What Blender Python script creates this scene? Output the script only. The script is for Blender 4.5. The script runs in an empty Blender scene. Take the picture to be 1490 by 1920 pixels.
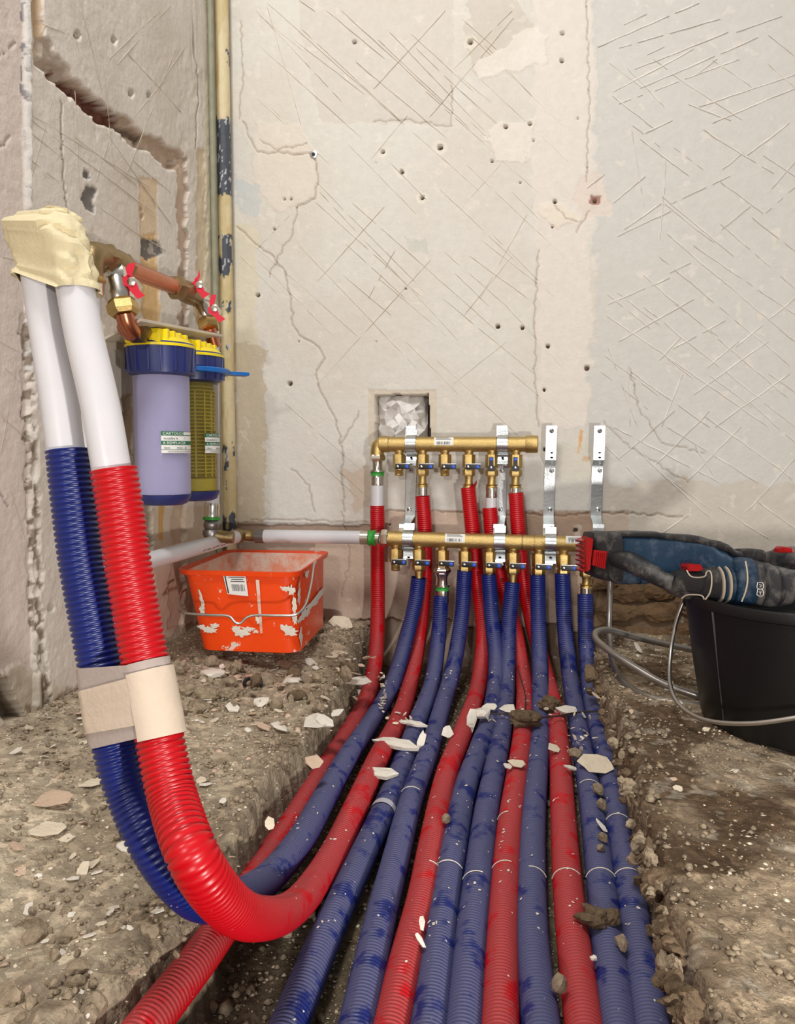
import bpy, bmesh, math, random
import numpy as np
from mathutils import Vector, Matrix
random.seed(7)
rng = np.random.default_rng(11)
S = bpy.context.scene
COL = S.collection
pi = math.pi
# ------------------------------------------------------------------ camera
F = 1450.0
CAM = np.array([0.0, -1.40, 0.33])
YAW, PITCH = math.radians(10.0), math.radians(4.34)
fwd = np.array([-math.sin(YAW) * math.cos(PITCH), math.cos(YAW) * math.cos(PITCH), -math.sin(PITCH)])
rgt = np.array([math.cos(YAW), math.sin(YAW), 0.0])
upv = np.cross(rgt, fwd)
cd = bpy.data.cameras.new('camera')
cam = bpy.data.objects.new('camera', cd); COL.objects.link(cam)
cd.sensor_fit = 'VERTICAL'; cd.sensor_height = 36.0; cd.lens = 36.0 * F / 1920.0
cd.clip_start = 0.01; cd.clip_end = 50
cam.matrix_world = Matrix(((rgt[0], upv[0], -fwd[0], CAM[0]), (rgt[1], upv[1], -fwd[1], CAM[1]),
                           (rgt[2], upv[2], -fwd[2], CAM[2]), (0, 0, 0, 1)))
S.camera = cam
# ------------------------------------------------------------------ world, lights, exposure
S.view_settings.view_transform = 'Standard'; S.view_settings.look = 'None'
S.view_settings.gamma = 1.0; S.view_settings.exposure = -0.11
S.view_settings.use_curve_mapping = False
W = bpy.data.worlds.new('room_light'); S.world = W; W.use_nodes = True
W.node_tree.nodes['Background'].inputs[0].default_value = (1.0, 0.985, 0.975, 1)
W.node_tree.nodes['Background'].inputs[1].default_value = 0.32
def area(name, loc, target, size, power, color):
    l = bpy.data.lights.new(name, 'AREA'); l.shape = 'DISK'; l.size = size; l.energy = power; l.color = color
    o = bpy.data.objects.new(name, l); COL.objects.link(o); o.location = loc
    o.rotation_euler = (Vector(target) - Vector(loc)).to_track_quat('-Z', 'Y').to_euler()
    return o
area('ceiling_lamp', (-0.30, -1.30, 1.85), (-0.25, -0.1, 0.2), 0.40, 19.5, (1.0, 0.995, 0.985))
area('left_work_lamp', (-0.20, -3.1, 0.82), (-0.1, 0.0, 0.3), 0.13, 17.0, (1.0, 0.975, 0.95))
area('right_work_lamp', (0.42, -1.55, 0.09), (0.0, 0.0, 0.35), 0.05, 8.5, (1.0, 0.965, 0.93))
# ------------------------------------------------------------------ pixel <-> space
def ray(px, py): return fwd + rgt * (px - 745.0) / F + upv * (960.0 - py) / F
def atY(px, py, y): d = ray(px, py); return CAM + d * ((y - CAM[1]) / d[1])
def atZ(px, py, z): d = ray(px, py); return CAM + d * ((z - CAM[2]) / d[2])
def atX(px, py, x): d = ray(px, py); return CAM + d * ((x - CAM[0]) / d[0])
def atD(px, py, t): return CAM + ray(px, py) * t
def proj(x, y, z):
    q = np.stack([x - CAM[0], y - CAM[1], z - CAM[2]], -1)
    t = q @ fwd
    t = np.where(np.abs(t) < 1e-3, 1e-3, t)
    return 745.0 + F * (q @ rgt) / t, 960.0 - F * (q @ upv) / t
XL = -0.574           # left wall plane
ZB = -0.055           # axis height of the conduits lying in the trench
TR = -0.0685          # trench bottom
def sheet(px, py, y0, R=0.14, zb=ZB):
    """point of a pixel ray on the surface: upright at y=-y0, quarter bend of radius R, flat at z=zb"""
    d = ray(px, py); cy, cz = -(y0 + R), zb + R
    def f(t):
        p = CAM + d * t
        if p[1] > cy and p[2] < cz: return R - math.hypot(p[1] - cy, p[2] - cz)
        return min(-y0 - p[1], p[2] - zb)
    a, b = 0.05, 4.0
    for _ in range(50):
        m = (a + b) / 2
        if f(m) > 0: a = m
        else: b = m
    return CAM + d * a
# ------------------------------------------------------------------ noise
_T = rng.random((256, 256)).astype(np.float32)
def vn(x, y, s=0):
    x = np.asarray(x, float) + s * 17.31; y = np.asarray(y, float) + s * 9.77
    xi = np.floor(x).astype(int); yi = np.floor(y).astype(int)
    fx = x - xi; fy = y - yi
    fx = fx * fx * (3 - 2 * fx); fy = fy * fy * (3 - 2 * fy)
    a = _T[xi & 255, yi & 255]; b = _T[(xi + 1) & 255, yi & 255]
    c = _T[xi & 255, (yi + 1) & 255]; d = _T[(xi + 1) & 255, (yi + 1) & 255]
    return (a * (1 - fx) + b * fx) * (1 - fy) + (c * (1 - fx) + d * fx) * fy
def fbm(x, y, s=0, o=4):
    r = 0; a = 0.5; t = 0
    for i in range(o):
        r = r + a * vn(x * 2 ** i, y * 2 ** i, s + i * 3); t += a; a *= 0.5
    return r / t
def sstep(a, b, x): t = np.clip((x - a) / (b - a), 0, 1); return t * t * (3 - 2 * t)
def lin(c):
    c = np.asarray(c, float) / 255.0
    return np.where(c <= 0.04045, c / 12.92, ((c + 0.055) / 1.055) ** 2.4)
def inpoly(px, py, poly):
    ins = np.zeros(px.shape, bool); n = len(poly)
    for i in range(n):
        x1, y1 = poly[i]; x2, y2 = poly[(i + 1) % n]
        if y1 == y2: continue
        c = ((y1 > py) != (y2 > py)) & (px < (x2 - x1) * (py - y1) / (y2 - y1) + x1)
        ins ^= c
    return ins
def dline(px, py, pts):
    """distance to a polyline and the closest point"""
    best = np.full(px.shape, 1e9); bx = np.zeros(px.shape); by = np.zeros(px.shape)
    for (x1, y1), (x2, y2) in zip(pts[:-1], pts[1:]):
        dx, dy = x2 - x1, y2 - y1; L = dx * dx + dy * dy + 1e-12
        t = np.clip(((px - x1) * dx + (py - y1) * dy) / L, 0, 1)
        cx, cy = x1 + t * dx, y1 + t * dy
        d = np.hypot(px - cx, py - cy); m = d < best
        best = np.where(m, d, best); bx = np.where(m, cx, bx); by = np.where(m, cy, by)
    return best, bx, by
# ------------------------------------------------------------------ materials
def mat(name, color, rough=0.5, metal=0.0, bump=0.0, bscale=200.0, var=0.0, vscale=30.0, attr=False, trans=0.0,
        ior=1.45, alpha=1.0, dust=None, spec=0.5, sss=0.0, coat=0.0, cells=0):
    m = bpy.data.materials.new(name); m.use_nodes = True
    nt = m.node_tree; N = nt.nodes; L = nt.links; b = N['Principled BSDF']
    b.inputs['Roughness'].default_value = rough; b.inputs['Metallic'].default_value = metal
    b.inputs['IOR'].default_value = ior; b.inputs['Transmission Weight'].default_value = trans
    b.inputs['Alpha'].default_value = alpha; b.inputs['Specular IOR Level'].default_value = spec
    b.inputs['Coat Weight'].default_value = coat
    if sss: b.inputs['Subsurface Weight'].default_value = sss; b.inputs['Subsurface Scale'].default_value = 0.004
    c = tuple(lin(color)) + (1,)
    b.inputs['Base Color'].default_value = c
    geo = N.new('ShaderNodeNewGeometry'); pos = geo.outputs['Position']
    src = None
    if attr:
        a = N.new('ShaderNodeAttribute'); a.attribute_name = 'tint'; src = a.outputs['Color']
    if var:
        n = N.new('ShaderNodeTexNoise'); n.inputs['Scale'].default_value = vscale; n.inputs['Detail'].default_value = 5
        n.inputs['Roughness'].default_value = 0.65
        L.new(pos, n.inputs['Vector'])
        mr = N.new('ShaderNodeMapRange'); mr.inputs[1].default_value = 0.3; mr.inputs[2].default_value = 0.7
        mr.inputs[3].default_value = 1 - var; mr.inputs[4].default_value = 1 + var * 0.6
        L.new(n.outputs[0], mr.inputs[0])
        mx = N.new('ShaderNodeVectorMath'); mx.operation = 'SCALE'
        if src: L.new(src, mx.inputs[0])
        else: mx.inputs[0].default_value = c[:3]
        L.new(mr.outputs[0], mx.inputs['Scale']); src = mx.outputs[0]
    if dust:
        dc, lo, hi, sc = dust
        n = N.new('ShaderNodeTexNoise'); n.inputs['Scale'].default_value = sc; n.inputs['Detail'].default_value = 6
        n.inputs['Roughness'].default_value = 0.7
        L.new(pos, n.inputs['Vector'])
        mr = N.new('ShaderNodeMapRange'); mr.inputs[1].default_value = lo; mr.inputs[2].default_value = hi
        L.new(n.outputs[0], mr.inputs[0])
        mx = N.new('ShaderNodeMix'); mx.data_type = 'RGBA'
        L.new(mr.outputs[0], mx.inputs[0])
        if src: L.new(src, mx.inputs[6])
        else: mx.inputs[6].default_value = c
        mx.inputs[7].default_value = tuple(lin(dc)) + (1,)
        src = mx.outputs[2]
    if cells:
        v = N.new('ShaderNodeTexVoronoi'); v.inputs['Scale'].default_value = cells; v.inputs['Randomness'].default_value = 1.0
        nz = N.new('ShaderNodeTexNoise'); nz.inputs['Scale'].default_value = cells * .8; L.new(pos, nz.inputs['Vector'])
        av = N.new('ShaderNodeVectorMath'); av.operation = 'MULTIPLY_ADD'; L.new(nz.outputs['Color'], av.inputs[0]); av.inputs[1].default_value = (.03, .03, .03); L.new(pos, av.inputs[2])
        L.new(av.outputs[0], v.inputs['Vector'])
        sp = N.new('ShaderNodeSeparateColor'); L.new(v.outputs['Color'], sp.inputs[0])
        mr = N.new('ShaderNodeMapRange'); mr.inputs[1].default_value = 0.45; mr.inputs[3].default_value = 0.86; mr.inputs[4].default_value = 1.42; L.new(sp.outputs[0], mr.inputs[0])
        mx = N.new('ShaderNodeVectorMath'); mx.operation = 'SCALE'; L.new(src, mx.inputs[0]); L.new(mr.outputs[0], mx.inputs['Scale']); src = mx.outputs[0]
    if src: L.new(src, b.inputs['Base Color'])
    if bump:
        n = N.new('ShaderNodeTexNoise'); n.inputs['Scale'].default_value = bscale; n.inputs['Detail'].default_value = 6
        n.inputs['Roughness'].default_value = 0.6
        L.new(pos, n.inputs['Vector'])
        bp = N.new('ShaderNodeBump'); bp.inputs['Strength'].default_value = 1.0; bp.inputs['Distance'].default_value = bump
        L.new(n.outputs[0], bp.inputs['Height']); L.new(bp.outputs[0], b.inputs['Normal'])
    return m
def conduit_mat(name, color, dustc):
    """coloured plastic; pale dust lies on the top of the runs in the trench, wiped off in wet patches"""
    m = mat(name, color, rough=0.38, bump=0.0)
    nt = m.node_tree; N = nt.nodes; L = nt.links; b = N['Principled BSDF']
    geo = N.new('ShaderNodeNewGeometry'); sep = N.new('ShaderNodeSeparateXYZ'); L.new(geo.outputs['Position'], sep.inputs[0])
    hz = N.new('ShaderNodeMapRange'); hz.inputs[1].default_value = 0.11; hz.inputs[2].default_value = 0.0; L.new(sep.outputs[2], hz.inputs[0])
    n = N.new('ShaderNodeTexNoise'); n.inputs['Scale'].default_value = 36; n.inputs['Detail'].default_value = 7; n.inputs['Roughness'].default_value = 0.62
    L.new(geo.outputs['Position'], n.inputs['Vector'])
    mr = N.new('ShaderNodeMapRange'); mr.inputs[1].default_value = 0.38; mr.inputs[2].default_value = 0.46
    mr.inputs[3].default_value = 0.05; mr.inputs[4].default_value = 0.68; L.new(n.outputs[0], mr.inputs[0])
    mu = N.new('ShaderNodeMath'); mu.operation = 'MULTIPLY'; L.new(hz.outputs[0], mu.inputs[0]); L.new(mr.outputs[0], mu.inputs[1])
    sn = N.new('ShaderNodeSeparateXYZ'); L.new(geo.outputs['Normal'], sn.inputs[0])
    up = N.new('ShaderNodeMapRange'); up.inputs[1].default_value = -0.3; up.inputs[2].default_value = 0.6; L.new(sn.outputs[2], up.inputs[0])
    mu2 = N.new('ShaderNodeMath'); mu2.operation = 'MULTIPLY'; L.new(mu.outputs[0], mu2.inputs[0]); L.new(up.outputs[0], mu2.inputs[1])
    mx = N.new('ShaderNodeMix'); mx.data_type = 'RGBA'; L.new(mu2.outputs[0], mx.inputs[0])
    mx.inputs[6].default_value = tuple(lin(color)) + (1,); mx.inputs[7].default_value = tuple(lin(dustc)) + (1,)
    # plaster specks
    v = N.new('ShaderNodeTexNoise'); v.inputs['Scale'].default_value = 190; v.inputs['Detail'].default_value = 2
    L.new(geo.outputs['Position'], v.inputs['Vector'])
    vr = N.new('ShaderNodeMapRange'); vr.inputs[1].default_value = 0.735; vr.inputs[2].default_value = 0.76; L.new(v.outputs[0], vr.inputs[0])
    mz = N.new('ShaderNodeMath'); mz.operation = 'MULTIPLY'; L.new(vr.outputs[0], mz.inputs[0]); L.new(hz.outputs[0], mz.inputs[1])
    mx2 = N.new('ShaderNodeMix'); mx2.data_type = 'RGBA'; L.new(mz.outputs[0], mx2.inputs[0])
    L.new(mx.outputs[2], mx2.inputs[6]); mx2.inputs[7].default_value = tuple(lin((222, 214, 200))) + (1,)
    L.new(mx2.outputs[2], b.inputs['Base Color'])
    rr = N.new('ShaderNodeMapRange'); rr.inputs[3].default_value = 0.34; rr.inputs[4].default_value = 0.75; L.new(mu2.outputs[0], rr.inputs[0])
    L.new(rr.outputs[0], b.inputs['Roughness'])
    return m
M = {}
M['wall'] = mat('scraped_plaster', (220, 212, 200), 0.9, attr=True, bump=0.0012, bscale=120, var=0.05, vscale=60, spec=0.2)
M['ground'] = mat('dusty_rubble_ground', (150, 135, 115), 0.95, attr=True, bump=0.006, bscale=190, var=0.30, vscale=90, spec=0.2, cells=95)
M['red'] = conduit_mat('red_conduit_plastic', (184, 4, 18), (158, 66, 66))
M['blue'] = conduit_mat('blue_conduit_plastic', (14, 30, 100), (92, 92, 120))
M['pexwhite'] = mat('white_pipe_plastic', (206, 203, 205), 0.35, var=0.03, vscale=40)
M['tape'] = mat('masking_tape_paper', (216, 203, 166), 0.8, bump=0.0006, bscale=300, var=0.06, vscale=60, spec=0.2)
M['tape2'] = mat('aged_masking_tape', (204, 186, 166), 0.75, bump=0.0004, bscale=300, var=0.06, vscale=60, spec=0.25)
M['tape3'] = mat('thin_masking_tape', (172, 158, 150), 0.75, bump=0.0004, bscale=300, var=0.06, vscale=60, spec=0.25)
M['brass'] = mat('cast_brass', (200, 172, 112), 0.34, 1.0, bump=0.0005, bscale=700, var=0.12, vscale=60)
M['brassd'] = mat('dusty_cast_brass', (200, 172, 112), 0.42, 1.0, bump=0.0007, bscale=600, var=0.10, vscale=50, dust=((205, 190, 165), 0.60, 0.72, 130))
M['brassold'] = mat('aged_brass', (156, 134, 96), 0.4, 1.0, bump=0.0005, bscale=500, var=0.2, vscale=80)
M['nickel'] = mat('nickel_plated_brass', (214, 208, 196), 0.22, 1.0, var=0.08, vscale=60)
M['zinc'] = mat('zinc_plated_steel', (205, 208, 208), 0.30, 1.0, bump=0.0002, bscale=300, var=0.14, vscale=50)
M['dull'] = mat('dull_grey_steel', (142, 138, 134), 0.38, 0.9, var=0.15, vscale=40)
M['copper'] = mat('copper_pipe', (196, 124, 92), 0.28, 1.0, var=0.12, vscale=40)
M['green'] = mat('green_plastic_ring', (52, 150, 56), 0.45)
M['black'] = mat('black_plastic', (24, 24, 26), 0.4)
M['bluedot'] = mat('blue_mark_plastic', (46, 92, 210), 0.4)
M['yellow'] = mat('yellow_plastic', (240, 214, 22), 0.38, var=0.05, vscale=30)
M['navy'] = mat('navy_plastic', (44, 52, 108), 0.36, var=0.12, vscale=40)
M['ltblue'] = mat('bright_blue_plastic', (18, 98, 176), 0.35)
M['clear'] = mat('clear_housing_plastic', (240, 240, 250), 0.04, trans=1.0, ior=1.25)
M['lav'] = mat('pale_cartridge_foam', (206, 202, 232), 0.7, bump=0.0004, bscale=400, spec=0.2)
M['olive'] = mat('yellow_cartridge_plastic', (206, 186, 62), 0.5)
M['olived'] = mat('yellow_cartridge_mesh', (150, 134, 44), 0.6)
M['bracket'] = mat('white_painted_metal', (216, 204, 186), 0.5, var=0.05, vscale=30)
M['redlever'] = mat('red_coated_lever', (206, 22, 50), 0.35)
M['orange'] = mat('orange_tray_plastic', (240, 74, 16), 0.36, var=0.06, vscale=20, dust=((226, 206, 190), 0.60, 0.63, 34))
M['orangei'] = mat('plaster_coated_orange', (232, 150, 120), 0.6, dust=((228, 204, 186), 0.40, 0.55, 30))
M['label'] = mat('label_paper', (232, 230, 224), 0.5)
M['ink'] = mat('label_ink', (40, 40, 44), 0.6)
M['greenink'] = mat('label_green', (22, 104, 66), 0.5)
M['bucket'] = mat('black_bucket_plastic', (11, 11, 12), 0.42, bump=0.0002, bscale=200, dust=((80, 78, 74), 0.70, 0.80, 60))
M['wire'] = mat('galvanised_wire', (200, 196, 190), 0.35, 1.0)
M['toolblue'] = mat('dusty_blue_tool_plastic', (22, 48, 70), 0.5, dust=((118, 130, 140), 0.50, 0.92, 30), bump=0.0002, bscale=300)
M['toolblack'] = mat('dusty_black_rubber', (34, 34, 36), 0.55, dust=((136, 130, 122), 0.50, 0.90, 34), bump=0.0003, bscale=260)
M['toolgrey'] = mat('dusty_grey_housing', (52, 52, 55), 0.5, dust=((150, 145, 138), 0.47, 0.88, 38))
M['toolred'] = mat('red_tool_plastic', (156, 14, 18), 0.4, var=0.1, vscale=80)
M['beige'] = mat('beige_trim', (172, 158, 138), 0.6)
M['plaster'] = mat('plaster_flake', (222, 208, 184), 0.9, bump=0.0012, bscale=260, var=0.10, vscale=70, spec=0.2)
M['plasterw'] = mat('white_plaster_flake', (226, 218, 204), 0.9, bump=0.0010, bscale=260, var=0.08, vscale=70, spec=0.2)
M['pink'] = mat('pinkish_plaster_flake', (204, 178, 154), 0.9, bump=0.0012, bscale=260, var=0.12, vscale=70, spec=0.2)
M['mortar'] = mat('crumbled_mortar', (158, 141, 118), 0.95, bump=0.003, bscale=230, var=0.35, vscale=130, spec=0.15)
M['mortard'] = mat('dark_crumbled_mortar', (112, 94, 74), 0.95, bump=0.003, bscale=230, var=0.35, vscale=130, spec=0.15)
M['stone'] = mat('old_masonry_stone', (128, 102, 76), 0.95, bump=0.005, bscale=90, var=0.35, vscale=50, spec=0.15)
M['scorew'] = mat('white_scored_plaster', (228, 223, 214), 0.9, spec=0.2)
M['scored'] = mat('scored_plaster_dust', (204, 192, 175), 0.9, spec=0.2)
M['sheetplastic'] = mat('crumpled_grey_plastic', (226, 222, 218), 0.3, var=0.08, vscale=60)
M['painted'] = mat('peeling_cream_paint', (222, 205, 160), 0.55, attr=True, bump=0.0012, bscale=110, var=0.06, vscale=90)
M['cable'] = mat('grey_green_paint', (142, 140, 118), 0.6, var=0.2, vscale=30)
M['translucent'] = mat('frosted_strap', (182, 180, 190), 0.4)
M['darkwire'] = mat('rusty_dark_wire', (58, 46, 38), 0.8)
M['sheathgrey'] = mat('grey_tube_metal', (150, 144, 138), 0.33, 0.75, var=0.2, vscale=30)
# ------------------------------------------------------------------ object helpers
WL = {}
def tag(o, label=None, cat=None, group=None, kind=None):
    if label: o['label'] = label
    if cat: o['category'] = cat
    if group: o['group'] = group
    if kind: o['kind'] = kind
    return o
def thing(name, label, cat, loc=(0, 0, 0), group=None):
    o = bpy.data.objects.new(name, None); COL.objects.link(o)
    o.empty_display_size = 0.02
    o.location = tuple(map(float, loc)); WL[o.name] = np.array(loc, float)
    return tag(o, label, cat, group)
def place(name, me, parent=None, origin=None):
    o = bpy.data.objects.new(name, me); COL.objects.link(o)
    pl = WL[parent.name] if parent else np.zeros(3)
    org = np.array(origin if origin is not None else pl, float)
    if parent: o.parent = parent
    o.location = tuple(org - pl); WL[o.name] = org
    return o
def mesh_np(name, V, Q, m, smooth=True, tint=None):
    me = bpy.data.meshes.new(name)
    V = np.asarray(V, np.float32); Q = np.asarray(Q, np.int32)
    n, k = Q.shape
    me.vertices.add(len(V)); me.vertices.foreach_set('co', V.ravel())
    me.loops.add(n * k); me.loops.foreach_set('vertex_index', Q.ravel())
    me.polygons.add(n); me.polygons.foreach_set('loop_start', np.arange(0, n * k, k, dtype=np.int32))
    me.update(calc_edges=True)
    if smooth: me.polygons.foreach_set('use_smooth', np.ones(n, bool))
    if tint is not None:
        a = me.color_attributes.new('tint', 'FLOAT_COLOR', 'POINT')
        a.data.foreach_set('color', np.concatenate([tint, np.ones((len(tint), 1))], 1).astype(np.float32).ravel())
    if m: me.materials.append(m)
    return me
def rotm(axis, ang): return np.array(Matrix.Rotation(ang, 3, Vector(axis)))
def frame(d):
    d = np.asarray(d, float); d = d / np.linalg.norm(d)
    a = np.array([0, 0, 1.0]) if abs(d[2]) < 0.9 else np.array([1.0, 0, 0])
    u = np.cross(a, d); u /= np.linalg.norm(u); v = np.cross(d, u)
    return u, v, d
class MB:
    def __init__(s): s.V = []; s.F = []; s.n = 0
    def add(s, V, Fs):
        V = np.asarray(V, float); s.V.append(V)
        s.F += [tuple(i + s.n for i in f) for f in Fs]; s.n += len(V); return s
    def box(s, c, size, R=None, bev=0.0):
        c = np.asarray(c, float); h = np.asarray(size, float) / 2
        if bev <= 0:
            V = np.array([[x, y, z] for x in (-1, 1) for y in (-1, 1) for z in (-1, 1)]) * h
            Fs = [(0, 1, 3, 2), (4, 6, 7, 5), (0, 4, 5, 1), (2, 3, 7, 6), (0, 2, 6, 4), (1, 5, 7, 3)]
        else:
            bm = bmesh.new(); bmesh.ops.create_cube(bm, size=2.0)
            for v in bm.verts: v.co = Vector((v.co.x * h[0], v.co.y * h[1], v.co.z * h[2]))
            bmesh.ops.bevel(bm, geom=bm.edges[:], offset=bev, segments=2, profile=0.7, affect='EDGES')
            bm.verts.index_update()
            V = np.array([v.co[:] for v in bm.verts]); Fs = [[v.index for v in f.verts] for f in bm.faces]; bm.free()
        if R is not None: V = V @ np.asarray(R).T
        return s.add(V + c, Fs)
    def lathe(s, p, d, prof, segs=20, cap=True, rot=0.0, sx=1.0):
        u, v, d = frame(d); p = np.asarray(p, float)
        a = np.arange(segs) * 2 * pi / segs + rot
        ring = np.cos(a)[:, None] * u * sx + np.sin(a)[:, None] * v
        V = np.concatenate([p + d * h + ring * r for h, r in prof]); Fs = []
        for k in range(len(prof) - 1):
            for i in range(segs):
                j = (i + 1) % segs; Fs.append((k * segs + i, k * segs + j, (k + 1) * segs + j, (k + 1) * segs + i))
        if cap:
            Fs.append(tuple(range(segs))[::-1]); Fs.append(tuple((len(prof) - 1) * segs + i for i in range(segs)))
        return s.add(V, Fs)
    def cyl(s, p0, p1, r0, r1=None, segs=16, bev=0.0, rot=0.0):
        p0 = np.asarray(p0, float); p1 = np.asarray(p1, float); L = np.linalg.norm(p1 - p0); r1 = r0 if r1 is None else r1
        pr = [(0, r0 - bev), (bev, r0), (L - bev, r1), (L, r1 - bev)] if bev else [(0, r0), (L, r1)]
        return s.lathe(p0, p1 - p0, pr, segs, rot=rot)
    def tube(s, pts, r, segs=12, closed=False):
        P = np.asarray(pts, float); V, Q = tube_arrays(P, np.full(len(P), r) if np.isscalar(r) else np.asarray(r), segs)
        Fs = [tuple(q) for q in Q]
        Fs.append(tuple(range(segs))[::-1]); Fs.append(tuple((len(P) - 1) * segs + i for i in range(segs)))
        return s.add(V, Fs)
    def prism(s, poly, o, ex, ey, th):
        """polygon in the frame o, ex, ey extruded th along ex x ey, centred"""
        ex = np.asarray(ex, float); ey = np.asarray(ey, float); n = np.cross(ex, ey); n /= np.linalg.norm(n)
        P = np.array([np.asarray(o) + ex * a + ey * b for a, b in poly]); k = len(P)
        V = np.concatenate([P - n * th / 2, P + n * th / 2])
        Fs = [tuple(range(k))[::-1], tuple(range(k, 2 * k))] + [(i, (i + 1) % k, (i + 1) % k + k, i + k) for i in range(k)]
        return s.add(V, Fs)
    def loft(s, secs, cap=True):
        k = len(secs[0]); V = np.concatenate(secs); Fs = []
        for a in range(len(secs) - 1):
            for i in range(k):
                j = (i + 1) % k; Fs.append((a * k + i, a * k + j, (a + 1) * k + j, (a + 1) * k + i))
        if cap: Fs.append(tuple(range(k))[::-1]); Fs.append(tuple((len(secs) - 1) * k + i for i in range(k)))
        return s.add(V, Fs)
    def build(s, name, m, parent=None, smooth=None, origin=None):
        """smooth: angle in degrees below which edges are smooth; None = 35"""
        pl = WL[parent.name] if parent else np.zeros(3)
        org = np.array(origin if origin is not None else pl, float)
        me = bpy.data.meshes.new(name)
        V = np.concatenate(s.V) - org
        me.from_pydata(V.tolist(), [], s.F); me.update()
        bm = bmesh.new(); bm.from_mesh(me); bmesh.ops.recalc_face_normals(bm, faces=bm.faces)
        lim = math.radians(35 if smooth is None else smooth)
        for f in bm.faces: f.smooth = lim > 0
        for e in bm.edges:
            if len(e.link_faces) == 2 and e.calc_face_angle(0) > lim: e.smooth = False
        bm.to_mesh(me); bm.free()
        me.materials.append(m)
        return place(name, me, parent, org)
def resample(pts, step):
    P = np.asarray(pts, float)
    P2 = np.vstack([2 * P[0] - P[1], P, 2 * P[-1] - P[-2]])
    out = []
    for i in range(1, len(P2) - 2):
        p0, p1, p2, p3 = P2[i - 1:i + 3]
        t0 = 0; t1 = t0 + max(np.linalg.norm(p1 - p0), 1e-6) ** .5; t2 = t1 + max(np.linalg.norm(p2 - p1), 1e-6) ** .5; t3 = t2 + max(np.linalg.norm(p3 - p2), 1e-6) ** .5
        t = np.linspace(t1, t2, 24, endpoint=False)[:, None]
        A1 = (t1 - t) / (t1 - t0) * p0 + (t - t0) / (t1 - t0) * p1
        A2 = (t2 - t) / (t2 - t1) * p1 + (t - t1) / (t2 - t1) * p2
        A3 = (t3 - t) / (t3 - t2) * p2 + (t - t2) / (t3 - t2) * p3
        B1 = (t2 - t) / (t2 - t0) * A1 + (t - t0) / (t2 - t0) * A2
        B2 = (t3 - t) / (t3 - t1) * A2 + (t - t1) / (t3 - t1) * A3
        out.append((t2 - t) / (t2 - t1) * B1 + (t - t1) / (t2 - t1) * B2)
    Q = np.vstack(out + [P[-1:]])
    d = np.concatenate([[0], np.cumsum(np.linalg.norm(np.diff(Q, axis=0), axis=1))])
    n = max(2, int(round(d[-1] / step)) + 1)
    s = np.linspace(0, d[-1], n)
    return np.stack([np.interp(s, d, Q[:, k]) for k in range(3)], 1)
def frames(P):
    T = np.gradient(P, axis=0); T /= np.linalg.norm(T, axis=1)[:, None]
    u, v, _ = frame(T[0]); U = [u]
    for i in range(1, len(P)):
        w = U[-1] - T[i] * (U[-1] @ T[i]); U.append(w / np.linalg.norm(w))
    U = np.array(U); return T, U, np.cross(T, U)
def tube_arrays(P, R, segs):
    T, U, Vv = frames(P); a = np.arange(segs) * 2 * pi / segs; n = len(P)
    V = P[:, None, :] + R[:, None, None] * (np.cos(a)[None, :, None] * U[:, None, :] + np.sin(a)[None, :, None] * Vv[:, None, :])
    i = np.arange(n - 1)[:, None] * segs; j = np.arange(segs)[None, :]; jn = (j + 1) % segs
    Q = np.stack([i + j, i + jn, i + segs + jn, i + segs + j], -1).reshape(-1, 4)
    return V.reshape(-1, 3), Q
def text_mb(s, size, fn, mb, align='LEFT'):
    """letters as geometry, each vertex placed by fn(x, y)"""
    c = bpy.data.curves.new('lettering', 'FONT'); c.body = s; c.size = size; c.align_x = align; c.resolution_u = 2
    o = bpy.data.objects.new('lettering', c); me = bpy.data.meshes.new_from_object(o)
    V = np.array([fn(v.co.x, v.co.y) for v in me.vertices]); mb.add(V, [tuple(p.vertices) for p in me.polygons])
    bpy.data.objects.remove(o); bpy.data.curves.remove(c); bpy.data.meshes.remove(me); return mb
# ================================================================== SETTING
def axis_grid(segs):
    out = [segs[0][0]]
    for a, b, st in segs:
        n = max(1, int(round((b - a) / st))); out += list(a + (b - a) * (np.arange(n) + 1) / n)
    return np.array(out)
def grid_quads(nu, nv, flip=False):
    i = np.arange(nu - 1)[:, None] * nv; j = np.arange(nv - 1)[None, :]
    q = [i + j, i + j + 1, i + nv + j + 1, i + nv + j]
    if flip: q = q[::-1]
    return np.stack(q, -1).reshape(-1, 4)
def mixc(c, rgb, w):
    w = np.clip(w, 0, 1)[..., None]; return c * (1 - w) + np.asarray(lin(rgb)) * w
# ---- back wall: y = 0, dug and proud along y
PXM = 1450 / 1.43     # pixels per metre on the back wall
gx = axis_grid([(XL - 0.06, XL, 0.01), (XL, 0.46, 0.0021), (0.46, 1.7, 0.02)])
gz = axis_grid([(-0.14, 1.22, 0.0021), (1.22, 2.4, 0.03)])
X, Z = np.meshgrid(gx, gz, indexing='ij'); X = X.copy(); Z = Z.copy()
PX, PY = proj(X, np.zeros_like(X), Z)
wx = PX + 14 * (fbm(PX / 26, PY / 26, 1) - .5) * 2; wy = PY + 14 * (fbm(PX / 26, PY / 26, 5) - .5) * 2
H = 0.0016 * (fbm(X * 9, Z * 9, 2) - .5) + 0.0010 * (fbm(X * 60, Z * 60, 3) - .5)      # + = proud
C = np.ones(X.shape + (3,)) * lin((213, 209, 200))
C = mixc(C, (206, 196, 182), sstep(.45, .75, fbm(X * 5, Z * 5, 8)) * .5)
C = mixc(C, (212, 206, 190), sstep(.5, .8, fbm(X * 3, Z * 3, 12)) * .5)
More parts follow.
